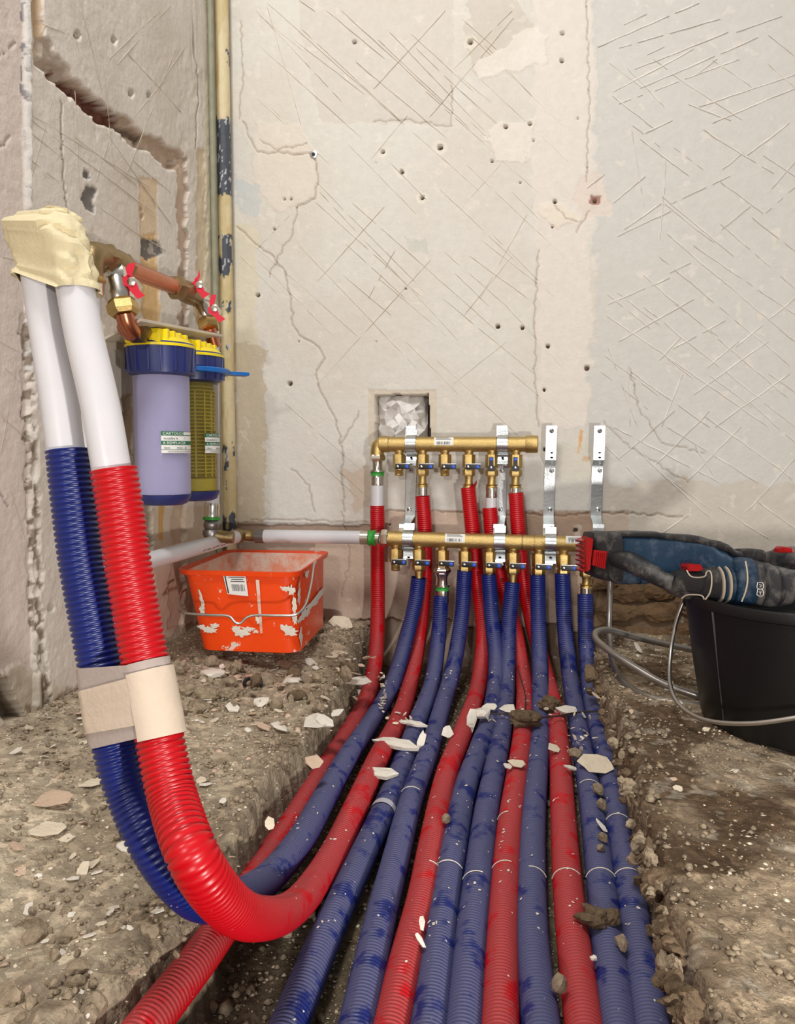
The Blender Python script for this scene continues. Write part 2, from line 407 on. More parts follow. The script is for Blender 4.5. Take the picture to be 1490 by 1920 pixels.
def patch(poly, rgb, w=1.0, h=0.0, warp=1.0):
    global C, H
    m = inpoly(PX + (wx - PX) * warp, PY + (wy - PY) * warp, poly)
    C = mixc(C, rgb, m * w); H = H + m * h
patch([(1108, -900), (3200, -900), (3200, 2600), (1120, 2600), (1100, 800), (1118, 500)], (202, 199, 192), .85, -.0006)
patch([(1000, -900), (1108, -900), (1112, 400), (1098, 800), (1012, 800), (1000, 300)], (220, 211, 201), .85, .0004)
patch([(590, -500), (850, -500), (846, 235), (600, 232), (560, 60)], (203, 195, 184), .55, -.0005, .5)
patch([(880, -20), (960, -40), (1000, 60), (960, 130), (890, 140), (870, 60)], (196, 186, 172), .6, -.0006)
patch([(980, 60), (1030, 60), (1020, 120), (900, 150), (890, 125)], (226, 219, 208), .7, .0012)
patch([(915, 260), (940, 225), (1005, 225), (1000, 290), (985, 310), (930, 300)], (226, 217, 205), .7, .0012)
patch([(440, 340), (486, 345), (492, 400), (445, 404)], (188, 194, 194), .6)
patch([(440, 420), (482, 430), (480, 700), (440, 700)], (216, 205, 176), .6)
patch([(480, 230), (560, 235), (600, 300), (595, 375), (520, 395), (470, 330)], (218, 208, 194), .7, .0008)
patch([(755, 440), (805, 445), (800, 475), (765, 470)], (190, 192, 182), .5)
patch([(1090, 330), (1130, 330), (1150, 400), (1095, 415), (1078, 380)], (218, 204, 192), .8, -.0008)
patch([(1105, 365), (1128, 368), (1122, 385), (1104, 382)], (150, 92, 78), .8, -.002, .3)
patch([(1015, 380), (1060, 375), (1085, 415), (1050, 430), (1018, 410)], (224, 214, 198), .8, .0012)
patch([(1088, 805), (1094, 808), (1086, 850), (1080, 850)], (216, 164, 104), .9, -.0004, .15)
patch([(1094, 855), (1108, 856), (1100, 866), (1090, 863)], (206, 150, 90), .9, -.0004, .15)
patch([(1040, 830), (1110, 830), (1120, 900), (1050, 900)], (205, 198, 178), .5)
patch([(645, 880), (690, 875), (690, 960), (660, 960)], (196, 172, 148), .55)
patch([(440, 640), (500, 650), (495, 1000), (440, 1000)], (196, 180, 152), .75, -.0004)  # brown tone of the filters' cast shadow, put into the wall colour
# lower band: pinkish bare plaster under the line of the former skirting
patch([(430, 985), (700, 985), (705, 957), (1180, 957), (1180, 1400), (430, 1400)], (196, 172, 152), .9, -.0012, .25)
patch([(440, 983), (700, 985), (700, 1012), (440, 1012)], (178, 156, 136), .7, -.0012, .3)  # shadow line under the ledge, painted as a darker band
patch([(900, 958), (1110, 958), (1110, 1140), (900, 1100)], (168, 142, 120), .75, 0, .6)
patch([(1120, 900), (2600, 930), (2600, 1120), (1120, 1100)], (196, 184, 166), .55, 0, 1.5)
patch([(1095, 1070), (1300, 1085), (2600, 1085), (2600, 2000), (1095, 2000)], (122, 98, 74), .95, -.008, .8)
patch([(450, 1168), (705, 1160), (1120, 1180), (1120, 1500), (450, 1500)], (112, 92, 72), .9, -.004, 1.4)
patch([(730, 1020), (880, 1020), (880, 1250), (720, 1250)], (198, 178, 160), .6, 0, .8)
H += 0.006 * (fbm(X * 45, Z * 45, 21) - .5) * sstep(1170, 1240, PY) + 0.012 * (fbm(X * 30, Z * 30, 22) - .5) * ((PY > 1088) & (PX > 1100))
H += 0.0016 * (fbm(X * 40, Z * 40, 23) - .5) * sstep(880, 1000, PY)
# pitted spots and chips where the paint is off
ch = fbm(X * 55, Z * 55, 31, 3); m = (ch > .76); C = mixc(C, (224, 216, 203), m * .4); H += m * -.0004
# box recess with a plaster frame
BOX = [(703, 741), (803, 739), (806, 826), (703, 826)]
mo = inpoly(PX, PY, [(690, 731), (817, 731), (817, 838), (690, 838)]); C = mixc(C, (206, 192, 172), mo * .7)
H += mo * (.0012 * fbm(X * 150, Z * 150, 40) - .0016)
mb_ = inpoly(PX + (wx - PX) * .12, PY + (wy - PY) * .12, BOX); H = np.where(mb_, -0.055, H); C = mixc(C, (74, 62, 54), mb_ * 1.0)
def groove(pts, w=1.4, dep=.003, rgb=(150, 128, 108), jit=3.0, seed=0):
    """a crack: the grid points next to the line are moved onto it and pushed in"""
    global H, X, Z, C
    P = []
    for (x1, y1), (x2, y2) in zip(pts[:-1], pts[1:]):
        n = max(1, int(math.hypot(x2 - x1, y2 - y1) / 9))
        for k in range(n): t = k / n; P.append((x1 + (x2 - x1) * t + random.uniform(-jit, jit) * (k > 0), y1 + (y2 - y1) * t + random.uniform(-jit, jit) * (k > 0)))
    P.append(pts[-1])
    xs = [p[0] for p in P]; ys = [p[1] for p in P]
    sub = np.where((PX > min(xs) - 8) & (PX < max(xs) + 8) & (PY > min(ys) - 8) & (PY < max(ys) + 8))
    if len(sub[0]) == 0: return
    d, cx, cy = dline(PX[sub], PY[sub], P)
    k = d < w; s = (sub[0][k], sub[1][k])
    X[s] += (cx[k] - PX[s]) / PXM * .9; Z[s] -= (cy[k] - PY[s]) / PXM * .9
    H[s] -= dep; C[s] = C[s] * .45 + lin(rgb) * .55
CR = [[(455, 228), (470, 262), (482, 285), (530, 288), (588, 290)], [(590, 298), (596, 330), (590, 372), (556, 388)],
      [(443, 425), (470, 450), (505, 475), (535, 510), (545, 560), (548, 610), (560, 628), (590, 645), (608, 672), (592, 705), (606, 745), (630, 790), (642, 850), (640, 905), (645, 960)],
      [(487, 262), (520, 282), (575, 268)], [(556, 388), (548, 440), (520, 480), (505, 520)],
      [(700, 957), (850, 960), (1040, 966), (1160, 962), (1280, 968)], [(470, 975), (640, 978), (690, 980)], [(1010, 470), (1004, 560), (1002, 700), (1010, 800)],
      [(1105, 395), (1085, 425), (1080, 435)], [(1040, 385), (1060, 410), (1080, 415)], [(640, 960), (655, 1040), (640, 1120)],
      [(545, 880), (580, 910), (590, 960)], [(700, 228), (760, 224), (846, 236)], [(846, 160), (846, 235)], [(640, 830), (660, 800), (672, 770)],
      [(1100, 0), (1104, 200), (1100, 340)], [(450, 40), (455, 130), (448, 222)], [(1132, 790), (1180, 840), (1290, 905)], [(1180, 690), (1195, 760), (1240, 830), (1320, 850)]]
for k, c in enumerate(CR): groove(c, 1.5, .0032 if k in (0, 1, 2, 5) else .0016)
HOLES = [(664, 78, 5, 0), (881, 78, 6, 1), (1054, 62, 5, 0), (1053, 114, 5, 0), (948, 238, 5, 0), (993, 232, 5, 0), (717, 284, 5, 1), (825, 276, 6, 1), (753, 322, 5, 1),
         (922, 302, 4, 0), (791, 370, 5, 1), (1000, 264, 2.5, 0), (975, 342, 3, 0), (1040, 378, 5, 0), (514, 429, 3.5, 0), (545, 373, 3.5, 0), (533, 373, 3.5, 0), (483, 553, 5, 0),
         (543, 719, 5.5, 0), (933, 612, 5, 0), (979, 614, 5, 0), (1027, 649, 5, 0), (1100, 690, 6, 0), (1020, 731, 4, 0), (1035, 425, 3.5, 0), (1115, 376, 5, 0), (1079, 995, 5, 0),
         (1022, 843, 5, 0), (1122, 1108, 4, 0), (1158, 1117, 4, 0), (1152, 1156, 4, 0), (704, 305, 2, 0), (1165, 1130, 2.5, 0), (730, 984, 3, 0), (1083, 222, 3, 0), (560, 640, 1.8, 0), (760, 540, 1.8, 0), (705, 640, 2, 0)]
for hx, hy, hr, ringed in HOLES:
    sub = np.where((abs(PX - hx) < 26) & (abs(PY - hy) < 26)); dx = PX[sub] - hx; dy = PY[sub] - hy; d = np.hypot(dx, dy) + 1e-6
    if ringed:
        k = (d > hr) & (d < hr * 2.3 + 3 * (vn(dx / 4, dy / 4, 3) - .5)); s = (sub[0][k], sub[1][k]); C[s] = C[s] * .4 + lin((226, 218, 202)) * .6; H[s] -= .0012 * (2.6 - d[k] / hr) / 2
    k = (d < hr + 1.2) & (d > hr - 1.2); s = (sub[0][k], sub[1][k]); f = hr / d[k] - 1
    X[s] += dx[k] * f / PXM; Z[s] -= dy[k] * f / PXM
    k = d <= hr - 1.2 if hr > 2.5 else d < 1.6; s = (sub[0][k], sub[1][k]); H[s] = -.016; C[s] = lin((126, 108, 92))
V = np.stack([X, -H, Z], -1).reshape(-1, 3)
wall_back = place('wall_back', mesh_np('wall_back', V, grid_quads(len(gx), len(gz), True), M['wall'], True, C.reshape(-1, 3)))
tag(wall_back, kind='structure')
# scored lines keying the plaster, as shallow raised burrs on the wall
def burr(mb, p, q, w, jit, gap, hgt=.0003):
    L = math.hypot(q[0] - p[0], q[1] - p[1]); n = max(2, int(L / 12)); on = True; run = []
    nx, ny = (q[1] - p[1]) / L, -(q[0] - p[0]) / L; off = 0
    for k in range(n + 1):
        t = k / n; off = off * .8 + random.uniform(-jit, jit) * .5
        run.append((p[0] + (q[0] - p[0]) * t + nx * off, p[1] + (q[1] - p[1]) * t + ny * off, w * random.uniform(.35, 1.2)))
        if random.random() < gap or k == n:
            if len(run) > 1:
                m = len(run); Vs = []
                for i, (a, b, ww) in enumerate(run):
                    if i in (0, m - 1): ww = .12
                    c0 = atY(a + nx * ww, b + ny * ww, 0.0003); c1 = atY(a, b, -hgt - .0005); c2 = atY(a - nx * ww, b - ny * ww, 0.0003)
                    Vs += [c0, c1, c2]
                mb.add(Vs, [(3 * i + j, 3 * i + j + 1, 3 * i + j + 4, 3 * i + j + 3) for i in range(m - 1) for j in (0, 1)])
            run = []
def score(name, m, lines, w, jit, gap, h=.0003):
    mb = MB()
    for p, q in lines: burr(mb, p, q, w, jit, gap, h)
    tag(mb.build(name, m, wall_back, smooth=10), kind='stuff')
LR = [((1120, 88), (1310, 5)), ((1160, 90), (1350, 35)), ((1190, 130), (1365, 60)), ((1200, 165), (1420, 70)), ((1150, 172), (1300, 92)), ((1160, 195), (1385, 110)), ((1310, 200), (1490, 140)), ((1335, 230), (1490, 165)),
      ((1262, 140), (1390, 225)), ((1175, 128), (1245, 200)), ((1225, 110), (1250, 130)), ((1335, 112), (1405, 160)), ((1148, 180), (1225, 240)), ((1290, 195), (1370, 225)), ((1330, 252), (1450, 325)), ((1318, 242), (1360, 270)),
      ((1184, 242), (1208, 390)), ((1247, 290), (1245, 365)), ((1243, 365), (1236, 450)), ((1240, 368), (1375, 480)), ((1240, 430), (1490, 640)), ((1235, 480), (1480, 685)), ((1205, 515), (1475, 745)), ((1206, 575), (1490, 800)),
      ((1128, 585), (1440, 800)), ((1350, 420), (1490, 540)), ((1300, 460), (1490, 590)), ((1400, 400), (1490, 470)), ((1180, 695), (1330, 800)), ((1138, 650), (1195, 800)), ((1176, 690), (1180, 800)), ((1280, 700), (1240, 800)),
      ((1278, 630), (1235, 675)), ((1385, 640), (1325, 690)), ((1255, 520), (1140, 570)), ((1300, 560), (1160, 640)), ((1360, 600), (1250, 660)), ((1440, 640), (1300, 740)), ((1480, 700), (1340, 800)), ((1490, 560), (1380, 650)),
      ((1240, 380), (1170, 430)), ((1210, 330), (1150, 380)), ((1260, 225), (1210, 250)), ((1480, 230), (1400, 290)), ((1440, 120), (1490, 165)), ((1380, 60), (1490, 20)), ((1350, 340), (1430, 400)), ((1430, 290), (1490, 330)),
      ((1200, 260), (1290, 330)), ((1150, 800), (1350, 905)), ((1250, 800), (1420, 905)), ((1320, 780), (1490, 900)), ((1200, 850), (1330, 970)), ((1400, 750), (1490, 830)), ((1490, 860), (1400, 960)), ((1390, 800), (1290, 900)), ((1330, 770), (1230, 870)),
      ((1345, 950), (1440, 1010)), ((1420, 940), (1490, 990)), ((1300, 960), (1240, 1000)), ((1120, 820), (1200, 900)), ((1265, 770), (1160, 860)), ((1440, 700), (1490, 735)), ((1300, 830), (1345, 905))]
LR2 = []
for k in range(26): a = random.uniform(1120, 1470); b = random.uniform(30, 900); l = random.uniform(40, 130); s_ = random.choice([(.8, .6), (.8, .62), (-.75, .6), (.9, -.42)]); LR2.append(((a, b), (min(1489, a + l * s_[0]), b + l * s_[1])))
score('scored_burr', M['scorew'], LR, 1.6, 1.2, .05, .0007)
score('scored_burr', M['scorew'], LR2, 1.0, 1.2, .12, .0005)
LL = []
for k in range(66):
    a = random.uniform(450, 1000); b = random.uniform(5, 950); l = random.uniform(70, 330)
    s_ = (.72, .66) if random.random() < .72 else (-.7, .72)
    s_ = (s_[0] + random.uniform(-.08, .08), s_[1] + random.uniform(-.08, .08))
    e = (a + l * s_[0], b + l * s_[1])
    if 450 < e[0] < 1090 and e[1] < 980 and not (680 < e[0] < 825 and 725 < e[1] < 840) and not (680 < a < 825 and 725 < b < 840): LL.append(((a, b), e))
LL += [((500, 5), (900, 360)), ((640, 20), (880, 240)), ((480, 20), (640, 190)), ((560, 0), (590, 20)), ((730, 60), (960, 300)), ((660, 380), (930, 620)), ((600, 360), (860, 640)), ((560, 460), (780, 690)), ((640, 450), (760, 560)), ((850, 130), (960, 20)),
       ((500, 10), (580, 290)), ((880, 480), (990, 560)), ((830, 560), (1000, 700)), ((450, 480), (520, 550)), ((760, 640), (880, 760)), ((740, 470), (690, 560)), ((960, 480), (870, 590)), ((1000, 380), (900, 560)), ((950, 640), (850, 720)), ((780, 90), (1000, 300))]
score('scored_line', M['scored'], LL, .8, .8, .06)
# masonry stones laid bare at the foot of the wall
SF = [(1132, 1096, 42, 26), (1180, 1112, 60, 34), (1238, 1108, 52, 30), (1160, 1150, 74, 30), (1236, 1146, 66, 36), (1290, 1128, 46, 44), (1140, 1186, 60, 26), (1212, 1190, 80, 34), (1284, 1184, 60, 30), (1350, 1150, 60, 40), (1420, 1150, 70, 40)]
def rock_mesh(name, sx, sy, sz, seed, m, sub=2, amp=.28, flat=0.0, cut=0.0):
    r = np.random.default_rng(seed); bm = bmesh.new(); bmesh.ops.create_icosphere(bm, subdivisions=sub, radius=1.0)
    ph = r.uniform(0, 6.3, (6, 3)); fr = r.uniform(1.2, 4.5, (6, 3)); am = r.uniform(.3, 1, 6)
    cuts = [(lambda n: n / np.linalg.norm(n))(r.normal(size=3)) for _ in range(5)]; cd_ = r.uniform(.62, .9, 5) + cut
    for v in bm.verts:
        p = np.array(v.co); k = sum(am[i] * math.sin(fr[i] @ p + ph[i, 0]) for i in range(6)) / 6
        p = p * (1 + amp * k * 1.6 + amp * .35 * r.uniform(-1, 1))
        for n, d in zip(cuts, cd_):
            e = p @ n
            if e > d: p = p - n * (e - d)
        if flat and p[2] < -flat: p[2] = -flat
        v.co = Vector((p[0] * sx, p[1] * sy, p[2] * sz))
    me = bpy.data.meshes.new(name); bm.to_mesh(me); bm.free(); me.materials.append(m); return me
for i, (a, b, w, h) in enumerate(SF):
    p = atY(a, b, 0.004)
    place('stone', rock_mesh('stone', w / PXM / 2 * 1.12, .008, h / PXM / 2 * 1.12, 50 + i, M['stone'], 3, .32), wall_back, p)
# ---- left wall
gy = axis_grid([(-2.4, -0.9, 0.03), (-0.9, -0.66, 0.01), (-0.66, 0.0, 0.0024)])
gz2 = axis_grid([(-0.14, 1.0, 0.0026), (1.0, 2.4, 0.03)])
Yg, Zg = np.meshgrid(gy, gz2, indexing='ij')
PX, PY = proj(np.full_like(Yg, XL), Yg, Zg)
bad = Yg < -.75
PX = np.where(bad, -200 + Yg * 50, PX)
wx = PX + 10 * (fbm(PX / 22, PY / 22, 1) - .5) * 2; wy = PY + 10 * (fbm(PX / 22, PY / 22, 5) - .5) * 2
H = 0.002 * (fbm(Yg * 9, Zg * 9, 2) - .5) + 0.0014 * (fbm(Yg * 60, Zg * 60, 3) - .5)
C = np.ones(Yg.shape + (3,)) * lin((214, 205, 194))
C = mixc(C, (198, 186, 170), sstep(.45, .75, fbm(Yg * 7, Zg * 7, 8)) * .5)
patch([(-900, -900), (50, -900), (58, 640), (74, 1600), (-900, 1600)], (216, 201, 190), .8, -.006, .25)
patch([(44, -900), (54, -900), (58, 640), (68, 700), (56, 700)], (200, 196, 190), .8, .002, .15)
patch([(262, 335), (296, 335), (298, 680), (266, 680)], (212, 178, 128), .55, -.001, .5)
patch([(268, 440), (292, 440), (300, 600), (268, 640)], (212, 170, 104), .6, -.001, .8)
patch([(330, 300), (352, 300), (350, 640), (345, 1180), (315, 1180), (338, 640)], (186, 160, 138), .85, -.006, 1.0)
patch([(368, 280), (384, 280), (388, 640), (375, 640)], (206, 188, 156), .8, -.002, .8)
patch([(384, -900), (460, -900), (460, 1400), (384, 1400)], (204, 192, 160), .6, 0, .6)
patch([(157, 315), (168, 322), (170, 335), (158, 332)], (112, 108, 104), .95, -.003, .3)
patch([(160, 348), (182, 352), (176, 375), (178, 398), (162, 392), (152, 372)], (112, 108, 104), .95, -.003, .3)
patch([(265, 445), (284, 450), (300, 455), (308, 475), (292, 482), (278, 490), (266, 480)], (108, 104, 100), .95, -.003, .3)
patch([(196, 620), (236, 610), (250, 900), (200, 900)], (196, 184, 170), .4, 0, 1)
patch([(228, 740), (248, 735), (250, 860), (232, 850)], (178, 154, 122), .8, -.002, .8)
patch([(280, 950), (420, 950), (420, 1210), (270, 1210)], (202, 184, 160), .7, 0, 1)
patch([(284, 1040), (330, 1030), (345, 1180), (285, 1190)], (214, 170, 150), .6, 0, 1)
patch([(250, 940), (282, 940), (292, 1190), (255, 1180)], (126, 112, 96), .7, -.006, 1)
patch([(295, 945), (306, 945), (304, 1015), (296, 1010)], (202, 154, 74), .8, 0, .4)
patch([(-50, 1300), (45, 1240), (120, 1290), (160, 1500), (-50, 1500)], (214, 202, 180), .6, .002, 1)
patch([(-60, 1250), (20, 1275), (52, 1345), (30, 1365), (-60, 1290)], (84, 70, 56), .9, -.02, .6)
patch([(60, 1330), (430, 1130), (430, 1500), (60, 1500)], (150, 128, 104), .5, -.002, 1.6)
# the chased channel: ribbed beige duct above, brick laid bare along the slope
def chase(pts, w, dep, rgb, ww=1.0, nz=.010):
    global H, C
    d, _, _ = dline(PX + (wx - PX) * ww, PY + (wy - PY) * ww, pts)
    k = sstep(w, w * .6, d); H -= k * (dep + nz * (fbm(Yg * 70, Zg * 70, 61) - .5)); C = mixc(C, rgb, sstep(w * 1.0, w * .8, d) * .9)
chase([(70, -60), (72, 60), (76, 120)], 11, .012, (196, 168, 132), .4)
chase([(80, 118), (120, 152), (180, 205), (245, 252), (330, 300)], 17, .014, (178, 156, 134), 1.3)
chase([(112, 150), (150, 178), (185, 203), (222, 232)], 13, .015, (100, 50, 40), 1.0)
chase([(232, 240), (268, 258)], 7, .008, (108, 92, 78), 1.0)
chase([(85, 80), (100, 110), (130, 140)], 11, .004, (182, 166, 150), 1.5)
d, _, _ = dline(wx, wy, [(54, 600), (58, 760), (66, 900), (70, 1100), (78, 1230), (90, 1330)])
k = d < 8; C = mixc(C, (128, 112, 96), (k & (fbm(PX / 5, PY / 16, 71) > .52)) * .9); H -= k * .007 * fbm(PX / 5, PY / 14, 71)
d, _, _ = dline(PX, PY, [(49, 0), (50, 200)]); C = mixc(C, (110, 106, 112), ((d < 3) & (fbm(PX / 5, PY / 14, 75) > .55)) * .8)
H += .003 * (fbm(PX / 9, PY / 22, 77) - .5) * ((PX > 330) & (PX < 392))
ch = fbm(Yg * 55, Zg * 55, 31, 3); m = (ch > .76); C = mixc(C, (220, 210, 196), m * .4); H += m * -.0004
def grooveL(pts, w=1.4, dep=.003, rgb=(128, 108, 92), jit=2.5):
    global H, C
    P = []
    for (x1, y1), (x2, y2) in zip(pts[:-1], pts[1:]):
        n = max(1, int(math.hypot(x2 - x1, y2 - y1) / 8))
        for k in range(n): t = k / n; P.append((x1 + (x2 - x1) * t + random.uniform(-jit, jit) * (k > 0), y1 + (y2 - y1) * t + random.uniform(-jit, jit) * (k > 0)))
    P.append(pts[-1]); d, _, _ = dline(PX, PY, P); k = sstep(w, w * .4, d); H -= k * dep; C = mixc(C, rgb, k * .75)
for c in [[(114, 190), (116, 260), (118, 320), (126, 395)], [(0, 275), (18, 270), (28, 255)], [(360, 40), (372, 160), (366, 280)], [(0, 108), (15, 100), (38, 78)], [(0, 900), (12, 925), (24, 950)]]: grooveL(c)
for hx, hy, hr in [(145, 66, 6), (279, 178, 4), (246, 175, 5), (266, 392, 3), (268, 405, 3), (96, 1140, 5), (214, 75, 5)]:
    d = np.hypot((PX - hx), (PY - hy) * .8); H -= sstep(hr + .6, hr - .8, d) * .012; C = mixc(C, (150, 130, 112), sstep(hr, hr - 1, d) * .8)
V = np.stack([XL + H, Yg, Zg], -1).reshape(-1, 3)
wall_left = place('wall_left', mesh_np('wall_left', V, grid_quads(len(gy), len(gz2), False), M['wall'], True, C.reshape(-1, 3)))
tag(wall_left, kind='structure')
mb = MB()
SL = [((60, 225), (290, 400)), ((60, 215), (280, 350)), ((60, 300), (110, 340)), ((140, 255), (255, 345)), ((140, 170), (152, 400)), ((190, 90), (215, 330)), ((100, 180), (60, 330)), ((330, 90), (240, 70 + 250)), ((300, 20), (205, 110)),
      ((150, 0), (190, 170)), ((240, 100), (340, 210)), ((320, 10), (220, 120)), ((180, 385), (310, 470)), ((120, 60), (70, 40)), ((350, 80), (280, 190)), ((60, 250), (120, 300)), ((200, 250), (320, 420)), ((250, 300), (320, 360)),
      ((10, 690), (42, 720)), ((0, 640), (36, 660)), ((30, 700), (2, 850)), ((2, 780), (48, 820)), ((20, 920), (50, 1020)), ((210, 240), (180, 340)), ((140, 60), (150, 110)), ((310, 150), (250, 220)), ((5, 480), (40, 490))]
for p, q in SL:
    L = math.hypot(q[0] - p[0], q[1] - p[1]); n = max(2, int(L / 10)); nx, ny = (q[1] - p[1]) / L, -(q[0] - p[0]) / L; Vs = []; off = 0
    for i in range(n + 1):
        t = i / n; off = off * .8 + random.uniform(-.5, .5); a, b = p[0] + (q[0] - p[0]) * t + nx * off, p[1] + (q[1] - p[1]) * t + ny * off; w = .8 * random.uniform(.5, 1.1)
        dd = -.006 if a < 54 else 0
        Vs += [atX(a + nx * w, b + ny * w, XL + dd - .0003), atX(a, b, XL + dd + .0006), atX(a - nx * w, b - ny * w, XL + dd - .0003)]
    mb.add(Vs, [(3 * i + j, 3 * i + j + 1, 3 * i + j + 4, 3 * i + j + 3) for i in range(n) for j in (0, 1)])
tag(mb.build('scored_line', M['scored'], wall_left, smooth=10), kind='stuff')
# ---- ground
el = [(662, 1215), (642, 1285), (602, 1345), (555, 1400), (496, 1473), (462, 1550), (418, 1610), (380, 1680), (310, 1775), (220, 1850), (70, 1960)]
er = [(1120, 1262), (1150, 1330), (1172, 1400), (1196, 1480), (1214, 1560), (1246, 1660), (1272, 1760), (1312, 1860), (1330, 1930)]
EL = np.array([atZ(a, b, 0.0) for a, b in el]); ER = np.array([atZ(a, b, 0.0) for a, b in er])
def xl(y): return np.interp(y, EL[::-1, 1], EL[::-1, 0])
def xr(y): return np.interp(y, ER[::-1, 1], ER[::-1, 0])
def groundH(x, y):
    w1 = .020 * (fbm(x * 22, y * 22, 91) - .5) + .012 * (fbm(x * 80, y * 80, 92) - .5)
    inside = np.minimum(x - xl(y) + w1, xr(y) - x + w1); inside0 = np.minimum(x - xl(y), xr(y) - x)
    slab = .026 * sstep(.10, .26, -inside0) * (x < -.1) + .008 * (fbm(x * 7, y * 7, 93) - .5) + .005 * (fbm(x * 35, y * 35, 94, 3) - .5) + .0022 * (fbm(x * 150, y * 150, 95, 3) - .5)
    slab = slab + .026 * np.exp(-(((x + .40) / .13) ** 2 + ((y + .10) / .10) ** 2)) * (.5 + fbm(x * 50, y * 50, 96))
    slab = slab + .012 * sstep(-.03, 0, y)
    lump = .016 * (fbm(x * 42, y * 42, 98, 3) - .5) * sstep(.05, 0, -inside)
    bot = TR - .002 + .010 * (fbm(x * 30, y * 30, 97) - .5) - .004
    t = sstep(-.005, .010, inside)
    return (slab + lump) * (1 - t) + np.minimum(bot, TR - .001) * t, inside
ggx = axis_grid([(-1.0, XL, .02), (XL, .50, .0029), (.50, 1.7, .02)])
ggy = axis_grid([(-2.4, -1.02, .03), (-1.02, -.6, .0026), (-.6, 0.02, .0034)])
Xg, Yg = np.meshgrid(ggx, ggy, indexing='ij')
Hg, ins = groundH(Xg, Yg)
C = np.ones(Xg.shape + (3,)) * lin((192, 175, 150))
C = mixc(C, (168, 150, 126), sstep(.4, .7, fbm(Xg * 12, Yg * 12, 101)) * .7)
C = mixc(C, (204, 188, 162), sstep(.55, .75, fbm(Xg * 20, Yg * 20, 103)) * .7)
PX, PY = proj(Xg, Yg, Hg)
q = fbm(Xg * 60, Yg * 60, 105, 3)
right = Xg > xr(Yg) - .01
C = mixc(C, (166, 143, 116), right * .55)
damp = right * sstep(.35, .6, fbm(Xg * 14, Yg * 14, 107) + .35 * np.exp(-(((PX - 1240) / 90) ** 2 + ((PY - 1400) / 110) ** 2)) - .10)
C = mixc(C, (92, 70, 50), damp * .85 * (PY < 1640))
C = mixc(C, (196, 184, 164), right * (q > .66) * .6)
C = mixc(C, (206, 192, 166), (~right) * (q > .66) * .6)
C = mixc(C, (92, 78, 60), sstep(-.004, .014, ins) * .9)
C = mixc(C, (120, 100, 78), sstep(-.05, -.01, ins) * (1 - sstep(-.004, .014, ins)) * .4)
V = np.stack([Xg, Yg, Hg], -1).reshape(-1, 3)
floor = place('floor', mesh_np('floor', V, grid_quads(len(ggx), len(ggy), True), M['ground'], True, C.reshape(-1, 3)))
tag(floor, kind='structure')
def gz_at(x, y): return float(groundH(np.array([x]), np.array([y]))[0][0])
def on_ground(px, py, dz=0.0):
    p = atZ(px, py, 0.0)
    for _ in range(6): p = atZ(px, py, gz_at(p[0], p[1]) + dz)
    return p
# ================================================================== CONDUITS
RC = 0.0135; PITCH = 0.0036
def ribbed(name, P, m, parent, r=RC, pitch=PITCH, segs=22):
    Q = resample(P, pitch / 4); n = (len(Q) // 4) * 4 + 1; Q = Q[:n]
    pat = np.array([1.0, .88, 0.0, .88]); R = r - .0017 * (1 - pat[np.arange(len(Q)) % 4])
    V, Fq = tube_arrays(Q, R, segs)
    # a cut end: turn the wall inwards so that the mouth shows its thickness
    T = Q[0] - Q[1]; T /= np.linalg.norm(T)
    inner = Q[0] + (V[:segs] - Q[0]) * .80; deep = inner - T * .03
    b = len(V); V = np.vstack([V, inner, deep]); i = np.arange(segs); j = (i + 1) % segs
    F2 = np.stack([i, b + i, b + j, j], -1); F3 = np.stack([b + i, b + segs + i, b + segs + j, b + j], -1)
    Fq = np.vstack([Fq, F2, F3])
    o = place(name, None, parent) if False else None
    org = WL[parent.name] if parent is not None else np.zeros(3)
    return place(name, mesh_np(name, V - org, Fq, m), parent), Q
PATHS = {}
def conduit(key, colour, label, wps, y0, start, inner=None, ext=.45, group=None, R=.14, zs=None):
    """wps: pixels on the sheet (x, y) or (x, y, depth)"""
    pts = []
    for w in wps:
        if len(w) == 2: pts.append(sheet(w[0], w[1], y0, R))
        else: pts.append(atD(*w))
    pts = np.array(pts)
    if zs:
        for i, dz in zs.items(): pts[i][2] += dz
    if ext:
        d = pts[-1] - pts[-2]; d[2] = 0; d /= np.linalg.norm(d); pts = np.vstack([pts, pts[-1] + d * ext * .5, pts[-1] + d * ext])
    t = thing('corrugated_conduit', label, 'conduit', pts[0] * [1, 1, 0] + [0, 0, TR], group)
    s, Q = ribbed('conduit_sheath', pts, M[colour], t)
    PATHS[key] = Q
    return t, pts
RED = [
 ('r1', 'red corrugated conduit rising to the white stub at the left elbow, leftmost in the trench', [(707, 948), (708, 1060), (708, 1150), (704, 1235), (690, 1302), (655, 1372), (610, 1440), (556, 1530), (505, 1605), (440, 1702, .615), (372, 1800, .54), (298, 1895, .49)], .045),
 ('r3', 'red corrugated conduit with a torn top, under the fourth upper valve, running between blue ones', [(877, 914), (886, 1000), (893, 1080), (905, 1180), (898, 1275), (868, 1372), (838, 1450), (812, 1570), (790, 1690), (760, 1810), (737, 1915)], .045),
 ('r4', 'red corrugated conduit below a bare white pipe end by the second bracket', [(918, 952), (924, 1020), (940, 1090), (962, 1170), (981, 1270), (980, 1370), (970, 1450), (955, 1560), (945, 1700), (940, 1820), (937, 1920)], .045),
 ('r5', 'red corrugated conduit under the right end valve of the upper manifold', [(967, 924), (972, 1000), (980, 1080), (996, 1160), (1022, 1260), (1042, 1345), (1050, 1430), (1056, 1540), (1064, 1660), (1078, 1790), (1094, 1915)], .045)]
